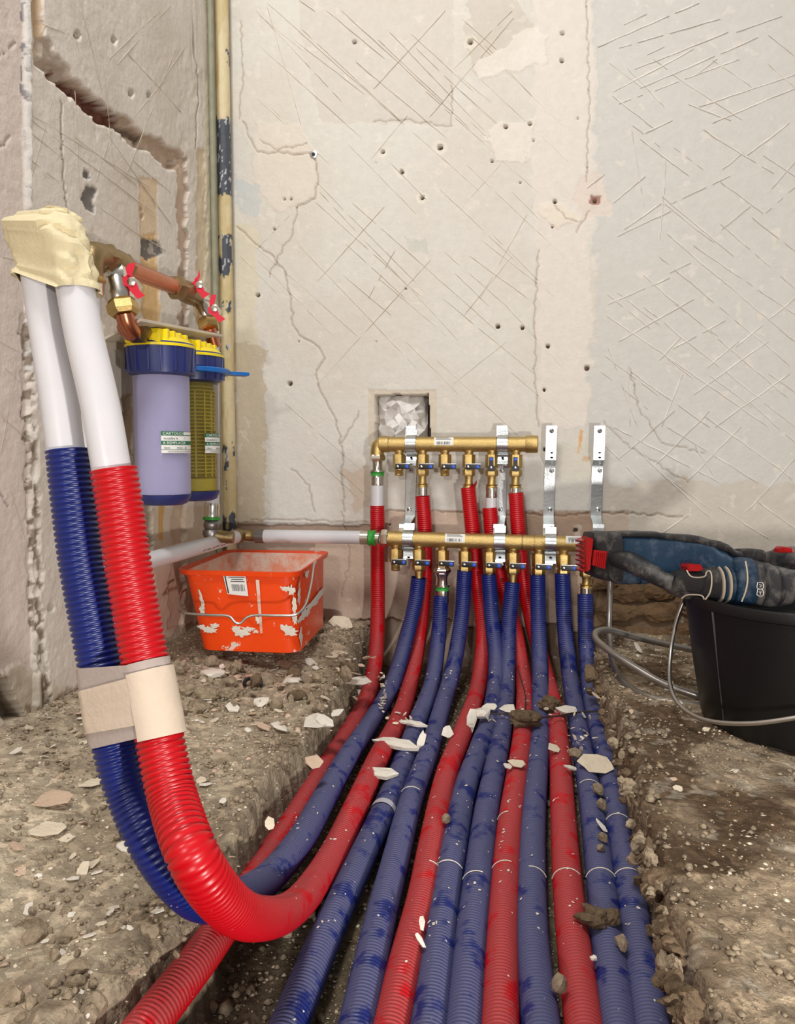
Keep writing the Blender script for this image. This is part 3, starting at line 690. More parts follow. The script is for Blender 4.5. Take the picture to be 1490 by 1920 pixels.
BLUE = [
 ('b2', 'blue corrugated conduit below the silver press union, crossing left of the clear strap', [(827, 1118), (823, 1180), (812, 1270), (782, 1355), (756, 1430), (722, 1515), (680, 1605), (636, 1700), (592, 1800), (545, 1915)], .085),
 ('b3', 'blue corrugated conduit under the fourth lower valve, between the loose blue and the torn-top red', [(871, 1070), (866, 1150), (852, 1240), (826, 1335), (800, 1420), (771, 1500), (740, 1620), (712, 1730), (672, 1915)], .085),
 ('b4', 'blue corrugated conduit under the fifth lower valve with a dark open mouth', [(916, 1077), (921, 1150), (930, 1240), (922, 1330), (898, 1405), (872, 1480), (852, 1580), (832, 1700), (806, 1915)], .085),
 ('b5', 'blue corrugated conduit under the sixth lower valve beside the second bracket', [(961, 1092), (953, 1180), (950, 1270), (944, 1350), (930, 1430), (912, 1520), (897, 1640), (882, 1770), (870, 1915)], .085),
 ('b6', 'blue corrugated conduit under the seventh lower valve near the third bracket', [(1008, 1078), (1009, 1170), (1012, 1260), (1013, 1345), (1008, 1430), (1000, 1520), (996, 1640), (998, 1770), (1013, 1915)], .085),
 ('b7', 'blue corrugated conduit under the eighth lower valve, second from the right trench edge', [(1054, 1075), (1058, 1170), (1068, 1265), (1081, 1345), (1096, 1430), (1110, 1520), (1125, 1640), (1140, 1770), (1158, 1915)], .085),
 ('b8', 'blue corrugated conduit below the grey and red tool, rightmost along the trench edge', [(1097, 1114), (1098, 1190), (1103, 1270), (1116, 1350), (1137, 1430), (1153, 1520), (1176, 1640), (1196, 1770), (1218, 1915)], .085)]
for k, l, w, y in RED: conduit(k, 'red', l, w, y, None)
for k, l, w, y in BLUE: conduit(k, 'blue', l, w, y, None)
# the bundle pulled up out of the trench at the front left
redw = [(213, 880, .452), (226, 960, .452), (240, 1060, .45), (257, 1160, .447), (275, 1260, .443), (296, 1370, .437), (322, 1490, .425), (362, 1605, .400), (420, 1690, .425), (490, 1722, .50), (565, 1688, .63), (625, 1600, .735), (672, 1502, .84), (710, 1420, .96), (742, 1360), (768, 1285), (785, 1200), (797, 1100), (797, 1010), (792, 930)]
bluew = [(128, 845, .475), (138, 940, .474), (152, 1050, .472), (172, 1160, .468), (193, 1270, .464), (212, 1380, .460), (240, 1480, .456), (285, 1580, .448), (345, 1662, .462), (420, 1690, .545), (500, 1650, .645), (560, 1580, .725), (606, 1500, .82), (652, 1420, .94), (698, 1350), (738, 1275), (765, 1185), (780, 1120), (785, 1082)]
tr, rp = conduit('rl', 'red', 'red corrugated conduit pulled up in the left foreground, taped to a blue one', redw, .045, None, ext=0)
tb, bp_ = conduit('bl', 'blue', 'blue corrugated conduit pulled up in the left foreground, behind its red neighbour', bluew, .085, None, ext=0)
# white inner pipes of the raised pair
ra = atD(213, 900, .452); rb_ = atD(134, 500, .47)
ba = atD(127, 870, .475); bb = atD(72, 500, .485)
RP = .0112
def pipe(name, pts, r, m, parent, segs=20): return MB().tube(resample(pts, .008), r, segs).build(name, m, parent, smooth=60)
pipe('inner_pipe', [atD(226, 955, .452), ra, atD(188, 760, .456), atD(158, 630, .462), rb_], RP, M['pexwhite'], tr)
pipe('inner_pipe', [atD(138, 930, .474), ba, atD(112, 760, .478), atD(92, 630, .482), bb], RP, M['pexwhite'], tb)
# crumpled masking tape over the two pipe ends
def hull_ring(c1, c2, r, n, ax):
    ax = ax / np.linalg.norm(ax); e = c2 - c1; e = e - ax * (e @ ax); L = np.linalg.norm(e); e /= L; f = np.cross(ax, e); out = []
    for i in range(n):
        a = 2 * pi * (i + .5) / n; ca, sa = math.cos(a), math.sin(a)
        c = c2 if ca > 0 else c1
        out.append(c + r * (ca * e + sa * f))
    return np.array(out)
def crumpled_wrap(name, rings, m, parent, nz, seed, th=.0, cap=False, org=None):
    n = len(rings[0]); V = []; r_ = np.random.default_rng(seed)
    for k, R in enumerate(rings):
        c = R.mean(0)
        for i, p in enumerate(R):
            a = i / n * 14
            dd = abs(float(vn(a * .55 + k * .12, k * .20 - a * .12, seed)) - .5) * 2.2 + .5 * abs(float(vn(a * 1.3 - k * .25, k * .45, seed + 3)) - .5)
            V.append(p + (p - c) / np.linalg.norm(p - c) * nz * dd)
    Q = [(k * n + i, k * n + (i + 1) % n, (k + 1) * n + (i + 1) % n, (k + 1) * n + i) for k in range(len(rings) - 1) for i in range(n)]
    mb = MB().add(V, Q)
    if cap: mb.F.append(tuple((len(rings) - 1) * n + i for i in range(n)))
    return mb.build(name, m, parent, smooth=28)
cap = thing('masking_tape_cap', 'crumpled pale yellow masking tape capping the two raised white pipe ends', 'masking tape', (rb_ + bb) / 2)
rings = []
wr = [((77, 524), (139, 548), 1.0), ((74, 505), (136, 520), 1.0), ((68, 480), (130, 490), 1.02), ((61, 452), (117, 462), 1.06), ((55, 434), (108, 438), 1.05), ((58, 417), (104, 416), .90), ((70, 404), (104, 402), .72), ((86, 397), (102, 395), .42)]
for (a, b), (c, d), s in wr:
    t = (540 - b) / 150; p1 = atD(a, b, .484); p2 = atD(c, d, .468)
    rings.append(hull_ring(p1, p2, RP * 1.16 * s, 64, atD(100, 400, .478) - atD(110, 540, .476)))
rr_ = []
for k in range(len(rings) - 1):
    for t in np.linspace(0, 1, 5, endpoint=False): rr_.append(rings[k] * (1 - t) + rings[k + 1] * t)
rr_.append(rings[-1])
crumpled_wrap('tape_wrap', rr_, M['tape'], cap, .0050, 5, cap=True)
# masking tape band round both conduits
def path_pt(key, t): Q = PATHS[key]; d = np.concatenate([[0], np.cumsum(np.linalg.norm(np.diff(Q, axis=0), axis=1))]); return np.array([np.interp(t, d, Q[:, k]) for k in range(3)])
def find_t(key, py):
    Q = PATHS[key]; x, y = proj(Q[:, 0], Q[:, 1], Q[:, 2]); d = np.concatenate([[0], np.cumsum(np.linalg.norm(np.diff(Q, axis=0), axis=1))]); k = np.argmax(y > py); return d[k]
band = thing('tape_band', 'beige masking tape band holding the raised red and blue conduits together', 'masking tape', path_pt('rl', find_t('rl', 1310)))
def band_rings(y1a, y1b, y2a, y2b, n, r):
    out = []
    for k in range(n):
        t = k / (n - 1); pb = path_pt('bl', find_t('bl', y1a) * (1 - t) + find_t('bl', y1b) * t); pr = path_pt('rl', find_t('rl', y2a) * (1 - t) + find_t('rl', y2b) * t)
        ax = path_pt('rl', find_t('rl', y2b)) - path_pt('rl', find_t('rl', y2a)); out.append(hull_ring(pb, pr, r, 64, ax))
    return out
crumpled_wrap('tape_underlayer', band_rings(1246, 1390, 1240, 1372, 26, RC + .0004), M['tape3'], band, .0006, 9)
crumpled_wrap('tape_layer', band_rings(1284, 1364, 1262, 1350, 22, RC + .0011), M['tape2'], band, .0006, 12)
# loose end lying over the red side
R1 = band_rings(1258, 1378, 1258, 1378, 20, RC + .0017); n = 64
idx = [i for i in range(64)]
sel = []
for i in range(64):
    c = R1[0][i]; x, y = proj(*[np.array(c[k]) for k in range(3)]); sel.append(float(x))
front = [i for i in range(64) if np.dot(R1[8][i] - R1[8].mean(0), CAM - R1[8].mean(0)) > -.013]
mx_ = min(sel[i] for i in front) + .42 * (max(sel[i] for i in front) - min(sel[i] for i in front)); order = sorted([i for i in front if sel[i] > mx_], key=lambda i: (i + 32) % 64)
if sel[order[0]] > sel[order[-1]]: order = order[::-1]
Vs = []; m_ = len(order)
for k, Rr in enumerate(R1):
    for q_, i in enumerate(order): Vs.append(Rr[i] + (R1[1][0] - R1[0][0]) * (.6 * (1 - q_ / m_)) * (k / 10 - .2) + rgt * .0005 * vn(k * .4, q_ * .1))
MB().add(Vs, [(k * m_ + i, k * m_ + i + 1, (k + 1) * m_ + i + 1, (k + 1) * m_ + i) for k in range(len(R1) - 1) for i in range(m_ - 1)]).build('tape_end', M['tape2'], band, smooth=40)
# pale scuff rings across some conduits
def ring_on(key, py, a0=-70, a1=70, w=.0008, m='scorew', nm='scuff_ring'):
    Q = PATHS[key]; x, y = proj(Q[:, 0], Q[:, 1], Q[:, 2]); k = int(np.argmin(abs(y - py) + (Q[:, 2] > .1) * 1e4)); T = Q[min(k + 2, len(Q) - 1)] - Q[k - 2]; T /= np.linalg.norm(T)
    side = np.cross(T, [0, 0, 1]); side /= np.linalg.norm(side); upn = np.cross(side, T)
    pts = [Q[k] + (RC + .0004) * (math.sin(math.radians(a)) * side + math.cos(math.radians(a)) * upn) for a in np.linspace(a0, a1, 14)]
    par = [o for o in COL.objects if o.type == 'EMPTY' and o.get('label') == LBL[key]][0]
    return pts, par, T
LBL = {k: l for k, l, w, y in RED + BLUE}; LBL['rl'] = 'red corrugated conduit pulled up in the left foreground, taped to a blue one'; LBL['bl'] = 'blue corrugated conduit pulled up in the left foreground, behind its red neighbour'
for key, py, a0, a1 in [('b7', 1655, -60, 75), ('b8', 1655, -70, 60), ('r5', 1655, -50, 80), ('r4', 1640, -20, 80), ('b6', 1652, -70, 10), ('b7', 1484, -60, 50), ('b8', 1550, -40, 75), ('r4', 1545, 10, 80), ('b3', 1497, -40, 60), ('b5', 1660, -20, 70), ('r3', 1640, -75, -10), ('b4', 1640, -60, 40)]:
    pts, par, T = ring_on(key, py, a0, a1)
    MB().tube(pts, .0005, 6).build('scuff_ring', M['plasterw'], par, smooth=60)
pts, par, T = ring_on('b2', 1524, -80, 95)
pts = np.array(pts); side = pts[-1] - pts[-2]
Vs = []
for i, p in enumerate(pts):
    o = (p - pts.mean(0)); Vs += [p + T * .005 + [0, 0, .0008], p - T * .005 + [0, 0, .0008]]
e = pts[-1] + rgt * .022 + np.array([0, 0, -.004]); Vs += [e + T * .005, e - T * .005]
MB().add(Vs, [(2 * i, 2 * i + 1, 2 * i + 3, 2 * i + 2) for i in range(len(Vs) // 2 - 1)]).build('clear_strap', M['translucent'], par, smooth=60)

# ================================================================== MANIFOLDS
def band_label(mb, c0, ex, r, w, a0, a1, tilt=0):
    """curved label on a tube: centre c0 on the axis, ex axis direction"""
    Vs = []; n = 8
    for i in range(n + 1):
        a = math.radians(a0 + (a1 - a0) * i / n)
        for s in (-.5, .5): Vs.append(c0 + ex * w * s + r * np.array([0, -math.cos(a), math.sin(a)]))
    mb.add(Vs, [(2 * i, 2 * i + 1, 2 * i + 3, 2 * i + 2) for i in range(n)])
def manifold(name, label, ends, y0, outs, parts_label, r=.0132, dusty=True):
    A = atY(*ends[0], -y0); B = atY(*ends[1], -y0); ex = (B - A) / np.linalg.norm(B - A); L = np.linalg.norm(B - A)
    t = thing(name, label, 'manifold', A)
    MB().lathe(A, ex, [(0, r - .001), (.001, r), (L - .001, r), (L, r - .001)], 32).build('manifold_tube', M['brassd'], t)
    down = np.array([0, 0, -1.0])
    return t, A, ex, L
def at_out(px, A, ex, y0):
    lo, hi = -.1, 1.0
    for _ in range(40):
        m = (lo + hi) / 2; p = A + ex * m; x, _ = proj(*[np.array(p[k]) for k in range(3)])
        if x < px: lo = m
        else: hi = m
    return A + ex * lo
VPROTO = {}
def mm(px): return px / 1010.0
def valve(t, p, r, handle, nipple, lab=None):
    """one outlet below the manifold tube at axis point p: neck, six-sided valve body, lever; px sizes via mm()"""
    z = np.array([0, 0, -1.0]); key = (handle, nipple)
    if key in VPROTO:
        src = VPROTO[key]; o = place('valve', src.data, t, p)
        for c in src.children:
            d = place(c.name.split('.')[0], c.data, o, p)
        return o
    mb = MB()
    a = r - .0025
    mb.lathe(p, z, [(a, .0085), (a + .004, .0082), (a + .0055, .0074), (a + .0075, .0074)], 20)
    mb.lathe(p + z * (a + .007), z, [(0, .0104), (.0008, .0113), (.0225, .0113), (.0235, .0104)], 6, rot=pi / 6)
    q = a + .0305
    mb.lathe(p + z * q, z, [(0, .0084), (.004, .0084)], 20)
    if nipple == 'nipple': mb.lathe(p + z * (q + .002), z, [(0, .0078)] + [(.001 + i * .0009, .0076 + .0004 * (i % 2)) for i in range(12)] + [(.0125, .007)], 20)
    o = mb.build('valve', M['brass'], t, origin=p)
    # the lit square pad on the body's front
    f = p + np.array([0, -.0100, 0])
    MB().box(f + z * (a + .0165), (.0098, .0028, .0155), bev=.0005).build('valve_pad', M['brass'], o, origin=p)
    hz = a + .0285
    if handle == 'h':
        MB().box(f + z * hz + [.0085, -.0035, 0], (.0255, .0040, .0085), bev=.0012).build('lever', M['black'], o, origin=p)
        MB().box(f + z * (hz - .0050) + [.0085, -.0035, 0], (.0262, .0060, .0014), bev=.0004).build('lever_plate', M['zinc'], o, origin=p)
        MB().lathe(f + z * (hz - .0003) + [.0165, -.0050, 0], (0, -1, 0), [(0, .0030), (.0012, .0030), (.0016, .0022)], 16).build('lever_mark', M['bluedot'], o, origin=p)
        MB().lathe(f + z * (hz - .0003) + [.0, -.0050, 0], (0, -1, 0), [(0, .0024), (.0014, .0022), (.0018, .0014)], 10).build('lever_screw', M['zinc'], o, origin=p)
    else:
        MB().prism([(-.0034, .010), (.0034, .010), (.0036, -.004), (.0062, -.006), (.0062, -.0135), (-.0062, -.0135), (-.0062, -.006), (-.0036, -.004)], f + z * (hz - .007) + [0, -.004, 0], (1, 0, 0), (0, 0, 1), .0045).build('lever', M['black'], o, origin=p)
        MB().lathe(f + z * (hz - .0135) + [0, -.0055, 0], (0, -1, 0), [(0, .0030), (.0012, .0030), (.0016, .0022)], 16).build('lever_mark', M['bluedot'], o, origin=p)
        MB().lathe(f + z * (hz + .001) + [0, -.0055, 0], (0, -1, 0), [(0, .0024), (.0014, .0022), (.0018, .0014)], 10).build('lever_screw', M['zinc'], o, origin=p)
    VPROTO[key] = o
    return o
def fitting(t, p, zt, pieces, lean=(0, 0)):
    """turned pieces one under another; (name, material, length, radii profile, sides)"""
    d = np.array([lean[0], lean[1], -1.0]); d /= np.linalg.norm(d); q = p + np.array([0, 0, -1.0]) * zt
    for nm, m, L, rr, sides in pieces:
        n = len(rr); pr = [(L * i / (n - 1), x) for i, x in enumerate(rr)]
        MB().lathe(q, d, pr, sides, rot=pi / 6 if sides == 6 else 0).build(nm, M[m], t)
        q = q + d * L
    return q
BR = M['brass']
NUT = ('compression_nut', 'brass', .0125, [.0098, .0112, .0112, .0112, .0098], 6)
YU, YL_ = .045, .085
tu, A, ex, L = manifold('upper_manifold', 'upper brass manifold with six black lever valves and red conduits below', [(728, 833), (986, 833)], YU, None, None)
cx = A + ex * L
MB().lathe(cx - ex * .001, ex, [(0, .0145), (.001, .0152), (.020, .0152), (.0215, .013)], 32).build('end_collar', M['brassd'], tu)
MB().lathe(A - ex * .016, ex, [(0, .0135), (.001, .0146), (.017, .0146), (.0185, .0135)], 32).build('inlet_collar', M['brassd'], tu)
MB().lathe(A + ex * .190, ex, [(0, .0134), (.0006, .0136), (.0012, .0134)], 32).build('joint_ring', M['brassold'], tu)
el0 = atY(707, 833, -YU)
pts = [A - ex * .008, A - ex * .016 * .9, el0 + ex * .006 + [0, 0, -.0005], el0 + [.0015, 0, -.004], el0 + [0, 0, -.012], el0 + [0, 0, -.022]]
MB().tube(resample(pts, .002), .0122, 24).build('elbow', M['brass'], tu, smooth=60)
p = el0 + np.array([0, 0, -.018])
q = fitting(tu, p, 0, [('union_nut', 'nickel', .012, [.0125, .015, .015, .0128], 6), ('union_body', 'nickel', .016, [.0098, .0090, .0090, .0095], 24), ('press_collar', 'nickel', .003, [.0135, .0135], 24),
                       ('green_ring', 'green', .007, [.0138, .0118, .0118, .0122], 24), ('press_sleeve', 'nickel', .017, [.0120, .0126, .0118, .0126, .0120], 24)])
pipe_end = atY(707, 958, -YU)
MB().cyl(q, pipe_end, .0118, segs=24).build('white_pipe_stub', M['pexwhite'], tu)
outsU = [(748, 'h', 0), (792, 'h', 1), (834, 'h', 0), (879, 'h', 2), (922, 'v', 3), (967, 'v', 1)]
for px, hd, kind in outsU:
    p = at_out(px, A, ex, YU); valve(tu, p, .0132, hd, 'nipple' if kind == 0 else 'plain')
    zt = .0132 + .030
    if kind == 1: fitting(tu, p, zt, [NUT, ('tail_piece', 'brass', .014, [.0078, .0070, .0070, .0078], 20), ('tail_flange', 'brass', .006, [.0112, .0096, .0096, .0112], 20), ('press_sleeve', 'nickel', .014, [.0098, .0098], 20)])
    if kind == 2: fitting(tu, p, zt, [NUT, ('tail_piece', 'brass', .014, [.0078, .0070, .0070, .0078], 20), ('tail_flange', 'brass', .006, [.0112, .0096, .0096, .0112], 20)])
    if kind == 3: fitting(tu, p, zt, [NUT, ('tail_piece', 'brass', .014, [.0078, .0070, .0070, .0078], 20), ('tail_flange', 'brass', .006, [.0112, .0096, .0096, .0112], 20), ('press_sleeve', 'nickel', .017, [.0100, .0104, .0098, .0104, .0100], 20), ('white_pipe_stub', 'pexwhite', .040, [.0098, .0098], 20)])
def barcode_label(t, c0, ex, r, w, a0=-8, a1=62):
    mb = MB(); band_label(mb, c0, ex, r + .0004, w, a0, a1); lb = mb.build('label_sticker', M['label'], t, smooth=60)
    mb = MB()
    for i in range(22):
        if random.random() < .75: band_label(mb, c0 + ex * (w * (-.38 + .76 * i / 22)), ex, r + .0007, w * random.choice([.012, .022]), a0 + 6, a0 + 28)
    for k in range(4): band_label(mb, c0 + ex * w * (-.03 * k), ex, r + .0007, w * (.82 - .06 * k), 33 + k * 7, 35.5 + k * 7)
    tag(mb.build('label_print', M['ink'], lb, smooth=60), kind='stuff')
barcode_label(tu, at_out(833, A, ex, YU) + np.array([0, 0, 0]), ex, .0132, .034)
def uclamp_dummy(): pass
UA, UEX = A, ex
tl, A, ex, L = manifold('lower_manifold', 'lower brass manifold with black lever valves feeding the blue conduits', [(727, 1009.5), (1112, 1021)], YL_, None, None)
cj = at_out(979, A, ex, YL_)
MB().lathe(cj - ex * .001, ex, [(0, .0138), (.0004, .0142), (.0016, .0142), (.002, .0138)], 32).build('joint_ring', M['brassold'], tl)
MB().lathe(at_out(1001, A, ex, YL_), ex, [(0, .0138), (.0004, .0139), (.0010, .0138)], 32).build('joint_ring', M['brassold'], tl)
MB().lathe(A + ex * .002, -ex, [(0, .0138), (.002, .0155), (.011, .0155), (.014, .0140)], 6, rot=pi / 6).build('union_nut', M['nickel'], tl)
MB().lathe(A - ex * .012, -ex, [(0, .0140), (.003, .0100), (.014, .0095), (.015, .0125), (.018, .0125)], 24).build('union_body', M['nickel'], tl)
outsL = [(741.5, 0), (785, 1), (829.5, 4), (872, 5), (918, 6), (962, 1), (1010, 6), (1057, 5), (1100, 7)]
for px, kind in outsL:
    p = at_out(px, A, ex, YL_); zt = .0132 + .029
    valve(tl, p, .0132, 'h', 'nipple' if kind == 0 else 'plain')
    if kind == 1: fitting(tl, p, zt, [NUT, ('tail_piece', 'brass', .030, [.0078, .0066, .0066, .0066], 20)])
    if kind in (5, 6): fitting(tl, p, zt, [NUT, ('tail_piece', 'brass', .016, [.0078, .0066], 20)])
    if kind == 7: fitting(tl, p, zt, [NUT, ('tail_piece', 'brass', .012, [.0078, .0066, .0066, .0066], 20), ('tail_flange', 'brass', .006, [.0112, .0096, .0096, .0112], 20), ('press_sleeve', 'nickel', .016, [.0098, .0098], 20)])
    if kind == 4: fitting(tl, p, zt - .002, [('half_nut', 'brassold', .007, [.0098, .0112, .0112], 6), ('union_nut', 'nickel', .010, [.0125, .0148, .0148, .0130], 6), ('union_body', 'nickel', .020, [.0125, .0090, .0088, .0092], 24), ('press_collar', 'nickel', .003, [.0132, .0132], 24),
                                      ('green_ring', 'green', .007, [.0134, .0116, .0116, .0120], 24), ('press_sleeve', 'nickel', .022, [.0116, .0122, .0114, .0122, .0116], 24)])
barcode_label(tl, at_out(854, A, ex, YL_), ex, .0132, .034)
barcode_label(tl, at_out(1082, A, ex, YL_), ex, .0132, .038, 10, 78)
LA, LEX = A, ex
# ---- brackets of bent zinc strip
def strip(mb, path, hw, th=.0022):
    """path of (x, y, z) centre points bent in the y-z plane; width along x"""
    P = np.array(path); T = np.gradient(P, axis=0); N_ = np.stack([np.zeros(len(P)), T[:, 2], -T[:, 1]], 1); N_ /= np.linalg.norm(N_, axis=1)[:, None]
    V = []
    for p, n in zip(P, N_):
        for sx, sn in ((-1, -1), (1, -1), (1, 1), (-1, 1)): V.append(p + np.array([hw * sx, 0, 0]) + n * th / 2 * sn)
    Fs = [(4 * i + j, 4 * i + (j + 1) % 4, 4 * i + 4 + (j + 1) % 4, 4 * i + 4 + j) for i in range(len(P) - 1) for j in range(4)]
    Fs += [(0, 1, 2, 3), tuple(4 * (len(P) - 1) + k for k in (0, 1, 2, 3))]
    mb.add(V, Fs)
def zoff(px, py, yo): return atY(px, py, -yo)
def screw(t, px, py, yo, r=.0042, m='zinc'):
    p = zoff(px, py, yo)
    o = MB().lathe(p, (0, -1, 0), [(0, r), (.0012, r * .96), (.0022, r * .55)], 18).build('screw', M[m], t, origin=p)
    f = p + np.array([0, -.0023, 0])
    MB().box(f, (r * .8, .0006, r * .22)).box(f, (r * .22, .0006, r * .8)).build('screw_recess', M['ink'], o, smooth=0, origin=p)
def slot(t, px, py, yo, w=.0075, h=.0028):
    p = zoff(px, py, yo); MB().lathe(p, (0, -1, 0), [(0, h / 2), (.0006, h / 2)], 12).box(p + [0, -.0003, 0], (w * .6, .0006, h)).build('slot', M['ink'], t)
BRK = [(770, True, True, 'steel bracket strap over the recess side, clamping both manifolds at their left'), (941, True, True, 'middle steel bracket strap clamping both manifolds between red conduits'),
       (1034, False, True, 'steel bracket strap with a bare upper end, clamping only the lower manifold'), (1124, False, False, 'rightmost steel bracket strap, empty, its foot hidden behind the tool')]
for px, cu, cl, lab in BRK:
    t = thing('manifold_bracket', lab, 'bracket', zoff(px, 920, .003))
    hw = .0092; so = .004
    top = .026 if cu else .030
    xc = px
    P = [zoff(xc, 800, top)[2], zoff(xc, 866 if not cu else 866, top)[2]]
    X0 = zoff(xc, 800, top)[0]; X1 = zoff(xc - (6 if not cu else 2), 980, .004)[0]
    pth = []
    ys = [(798, top), (802, top), (862, top), (872, so + .002), (880, so), (955, so), (968, so), (984, YL_ - .022), (990, YL_ - .020), (1000, YL_ - .020), (1060 if cl else 1010, YL_ - .020)]
    for y, yo in ys:
        q = zoff(xc, y, yo); f = (y - 800) / 260; pth.append((X0 * (1 - f) + (X1 + (-.002)) * f, -yo, q[2]))
    # rounded ends come from tapering two extra segments
    mb = MB(); strip(mb, pth, hw); mb.build('strap', M['zinc'], t, smooth=20)
    screw(t, xc, 808, top + .001, .0040, 'zinc' if cu else 'dull')
    screw(t, xc, 882, so + .001); screw(t, xc - 3, 955, so + .001)
    def clamp(ax, y0, hw=.0090):
        mbc = MB(); pp = []
        for a in np.linspace(100, -100, 19): pp.append((ax[0], ax[1] - .0150 * math.cos(math.radians(a)), ax[2] + .0150 * math.sin(math.radians(a))))
        pp = [(ax[0], ax[1] + .010, ax[2] + .026), (ax[0], ax[1] + .0045, ax[2] + .0175)] + pp + [(ax[0], ax[1] + .0045, ax[2] - .0175), (ax[0], ax[1] - .000, ax[2] - .022), (ax[0], ax[1] - .002, ax[2] - .034)]
        strip(mbc, pp, hw, .0018); mbc.build('clamp_band', M['zinc'], t, smooth=50)
    if cu:
        ax = at_out(px + 1, UA, UEX, YU); clamp(ax, YU); slot(t, px + 1, 858, YU + .0035)
    else:
        slot(t, xc, 849, top + .0014); slot(t, xc, 858, top + .0014)
    if cl:
        ax = at_out(px - 4 if px < 1000 else px - 2, LA, LEX, YL_); clamp(ax, YL_); slot(t, px - 4 if px < 1000 else px - 2, 1045, YL_ + .0035); screw(t, px - 4 if px < 1000 else px - 2, 991, YL_ - .018, .0048)
# torn red tongue at the top of the fourth red conduit
par = [o for o in COL.objects if o.get('label') == LBL['r3']][0]
c = sheet(877, 914, .045)
Vs = []
for i in range(7):
    a = math.radians(-80 + i * 20); hgt = [.002, .004, .009, .013, .011, .005, .001][i]
    for k, f in enumerate((0, 1)): Vs.append(c + np.array([.0128 * math.cos(a), -.0128 * math.sin(a) * -1 - .0, hgt * f + .000]) * [1, 1, 1] + np.array([.003 * f, 0, 0]))
MB().add(Vs, [(2 * i, 2 * i + 1, 2 * i + 3, 2 * i + 2) for i in range(6)]).build('torn_edge', M['red'], par, smooth=40)

# ================================================================== WHITE PIPES
t = thing('white_supply_pipe', 'white pipe run along the back wall into the lower manifold, with green ring', 'pipe', atY(575, 1008, -YL_))
a = atY(484, 1005, -YL_); b = atY(690, 1008, -YL_); e = (b - a) / np.linalg.norm(b - a)
MB().lathe(a, e, [(0, .0118), (np.linalg.norm(b - a), .0118)], 24).build('white_tube', M['pexwhite'], t)
b2 = atY(676, 1008, -YL_)
MB().lathe(b2, e, [(0, .0120), (.0006, .0128), (.014, .0124), (.0145, .0130)], 24).build('press_sleeve', M['nickel'], t)
MB().lathe(b2 + e * .0145, e, [(0, .0125), (.001, .0146), (.004, .0128), (.008, .0128), (.011, .0146), (.0125, .0125)], 24).build('green_ring', M['green'], t)
MB().lathe(b2 + e * .027, e, [(0, .0100), (.012, .0096)], 24).build('union_neck', M['nickel'], t)
k1 = atY(470, 1004, -YL_)
MB().lathe(a + e * .012, -e, [(0, .0128), (.016, .0128), (.0165, .0122)], 24).build('press_sleeve', M['dull'], t)
corner = atY(456, 1003, -YL_ - .004)
MB().tube(resample([a - e * .002, k1, corner + [.002, 0, 0], corner + [-.006, -.010, -.001]], .002), .0098, 20).build('elbow', M['brassold'], t, smooth=60)
# branch towards the viewer, along the left wall
xa = corner[0] - .004; w0 = corner + np.array([-.006, -.012, -.001])
w1 = atD(282, 1051, 1.03); w2 = w1 + (w1 - w0) * .38
t = thing('white_branch_pipe', 'white pipe slanting forward along the left wall, behind the raised red conduit', 'pipe', (w0 + w1) / 2)
d = (w1 - w0) / np.linalg.norm(w1 - w0)
MB().lathe(w0, d, [(0, .0118), (np.linalg.norm(w2 - w0), .0118)], 24).build('white_tube', M['pexwhite'], t)
MB().lathe(w0 - d * .004, d, [(0, .0124), (.002, .0134), (.018, .0128), (.019, .0120)], 24).build('press_sleeve', M['brassold'], t)
mb = MB(); sd = np.cross(d, [0, 0, 1.0]); sd /= np.linalg.norm(sd); upn = np.cross(sd, d)
face = (CAM - w1) - d * ((CAM - w1) @ d); face /= np.linalg.norm(face); un = np.cross(face, d); un = un if un[2] > 0 else -un
for k in range(24):
    c = w0 + d * (.055 + k * .0058); ang = math.radians(-38 + random.uniform(-4, 4)); n_ = face * math.cos(ang) + un * math.sin(ang); tt = np.cross(n_, d)
    if random.random() < .8: mb.prism([(-.002, -.0007), (.002, -.0007), (.002, .0007), (-.002, .0007)], c + n_ * .0119, d, tt, .0003)
tag(mb.build('pipe_print', M['ink'], t, smooth=0), kind='stuff')
# riser behind the filters with its press fitting
x = XL + .030
t = thing('white_riser_pipe', 'short white riser right of the filter housings ending in a silver fitting', 'pipe', atX(396, 1000, x))
g = lambda px, py: atD(px, py, 1.26)
MB().cyl(g(398, 620), g(398, 948), .0112, segs=20).build('white_tube', M['pexwhite'], t)
dn = g(396, 990) - g(397, 940); dn /= np.linalg.norm(dn)
q = g(397, 944)
for nm, m, L_, rr in [('press_sleeve', 'nickel', .022, [.0125, .013, .0122, .013, .0128]), ('green_ring', 'green', .005, [.0138, .0138]), ('union_body', 'dull', .016, [.0100, .0125, .0130, .0120, .0100]), ('union_nut', 'dull', .010, [.0130, .0140, .0130]), ('elbow_body', 'brassold', .012, [.0115, .0115])]:
    MB().lathe(q, dn, [(L_ * i / (len(rr) - 1), v) for i, v in enumerate(rr)], 20).build(nm, M[m], t); q = q + dn * L_
MB().tube(resample([g(396, 1000), g(415, 1006), g(438, 1008)], .004), .010, 16).build('elbow_arm', M['brassold'], t, smooth=60)
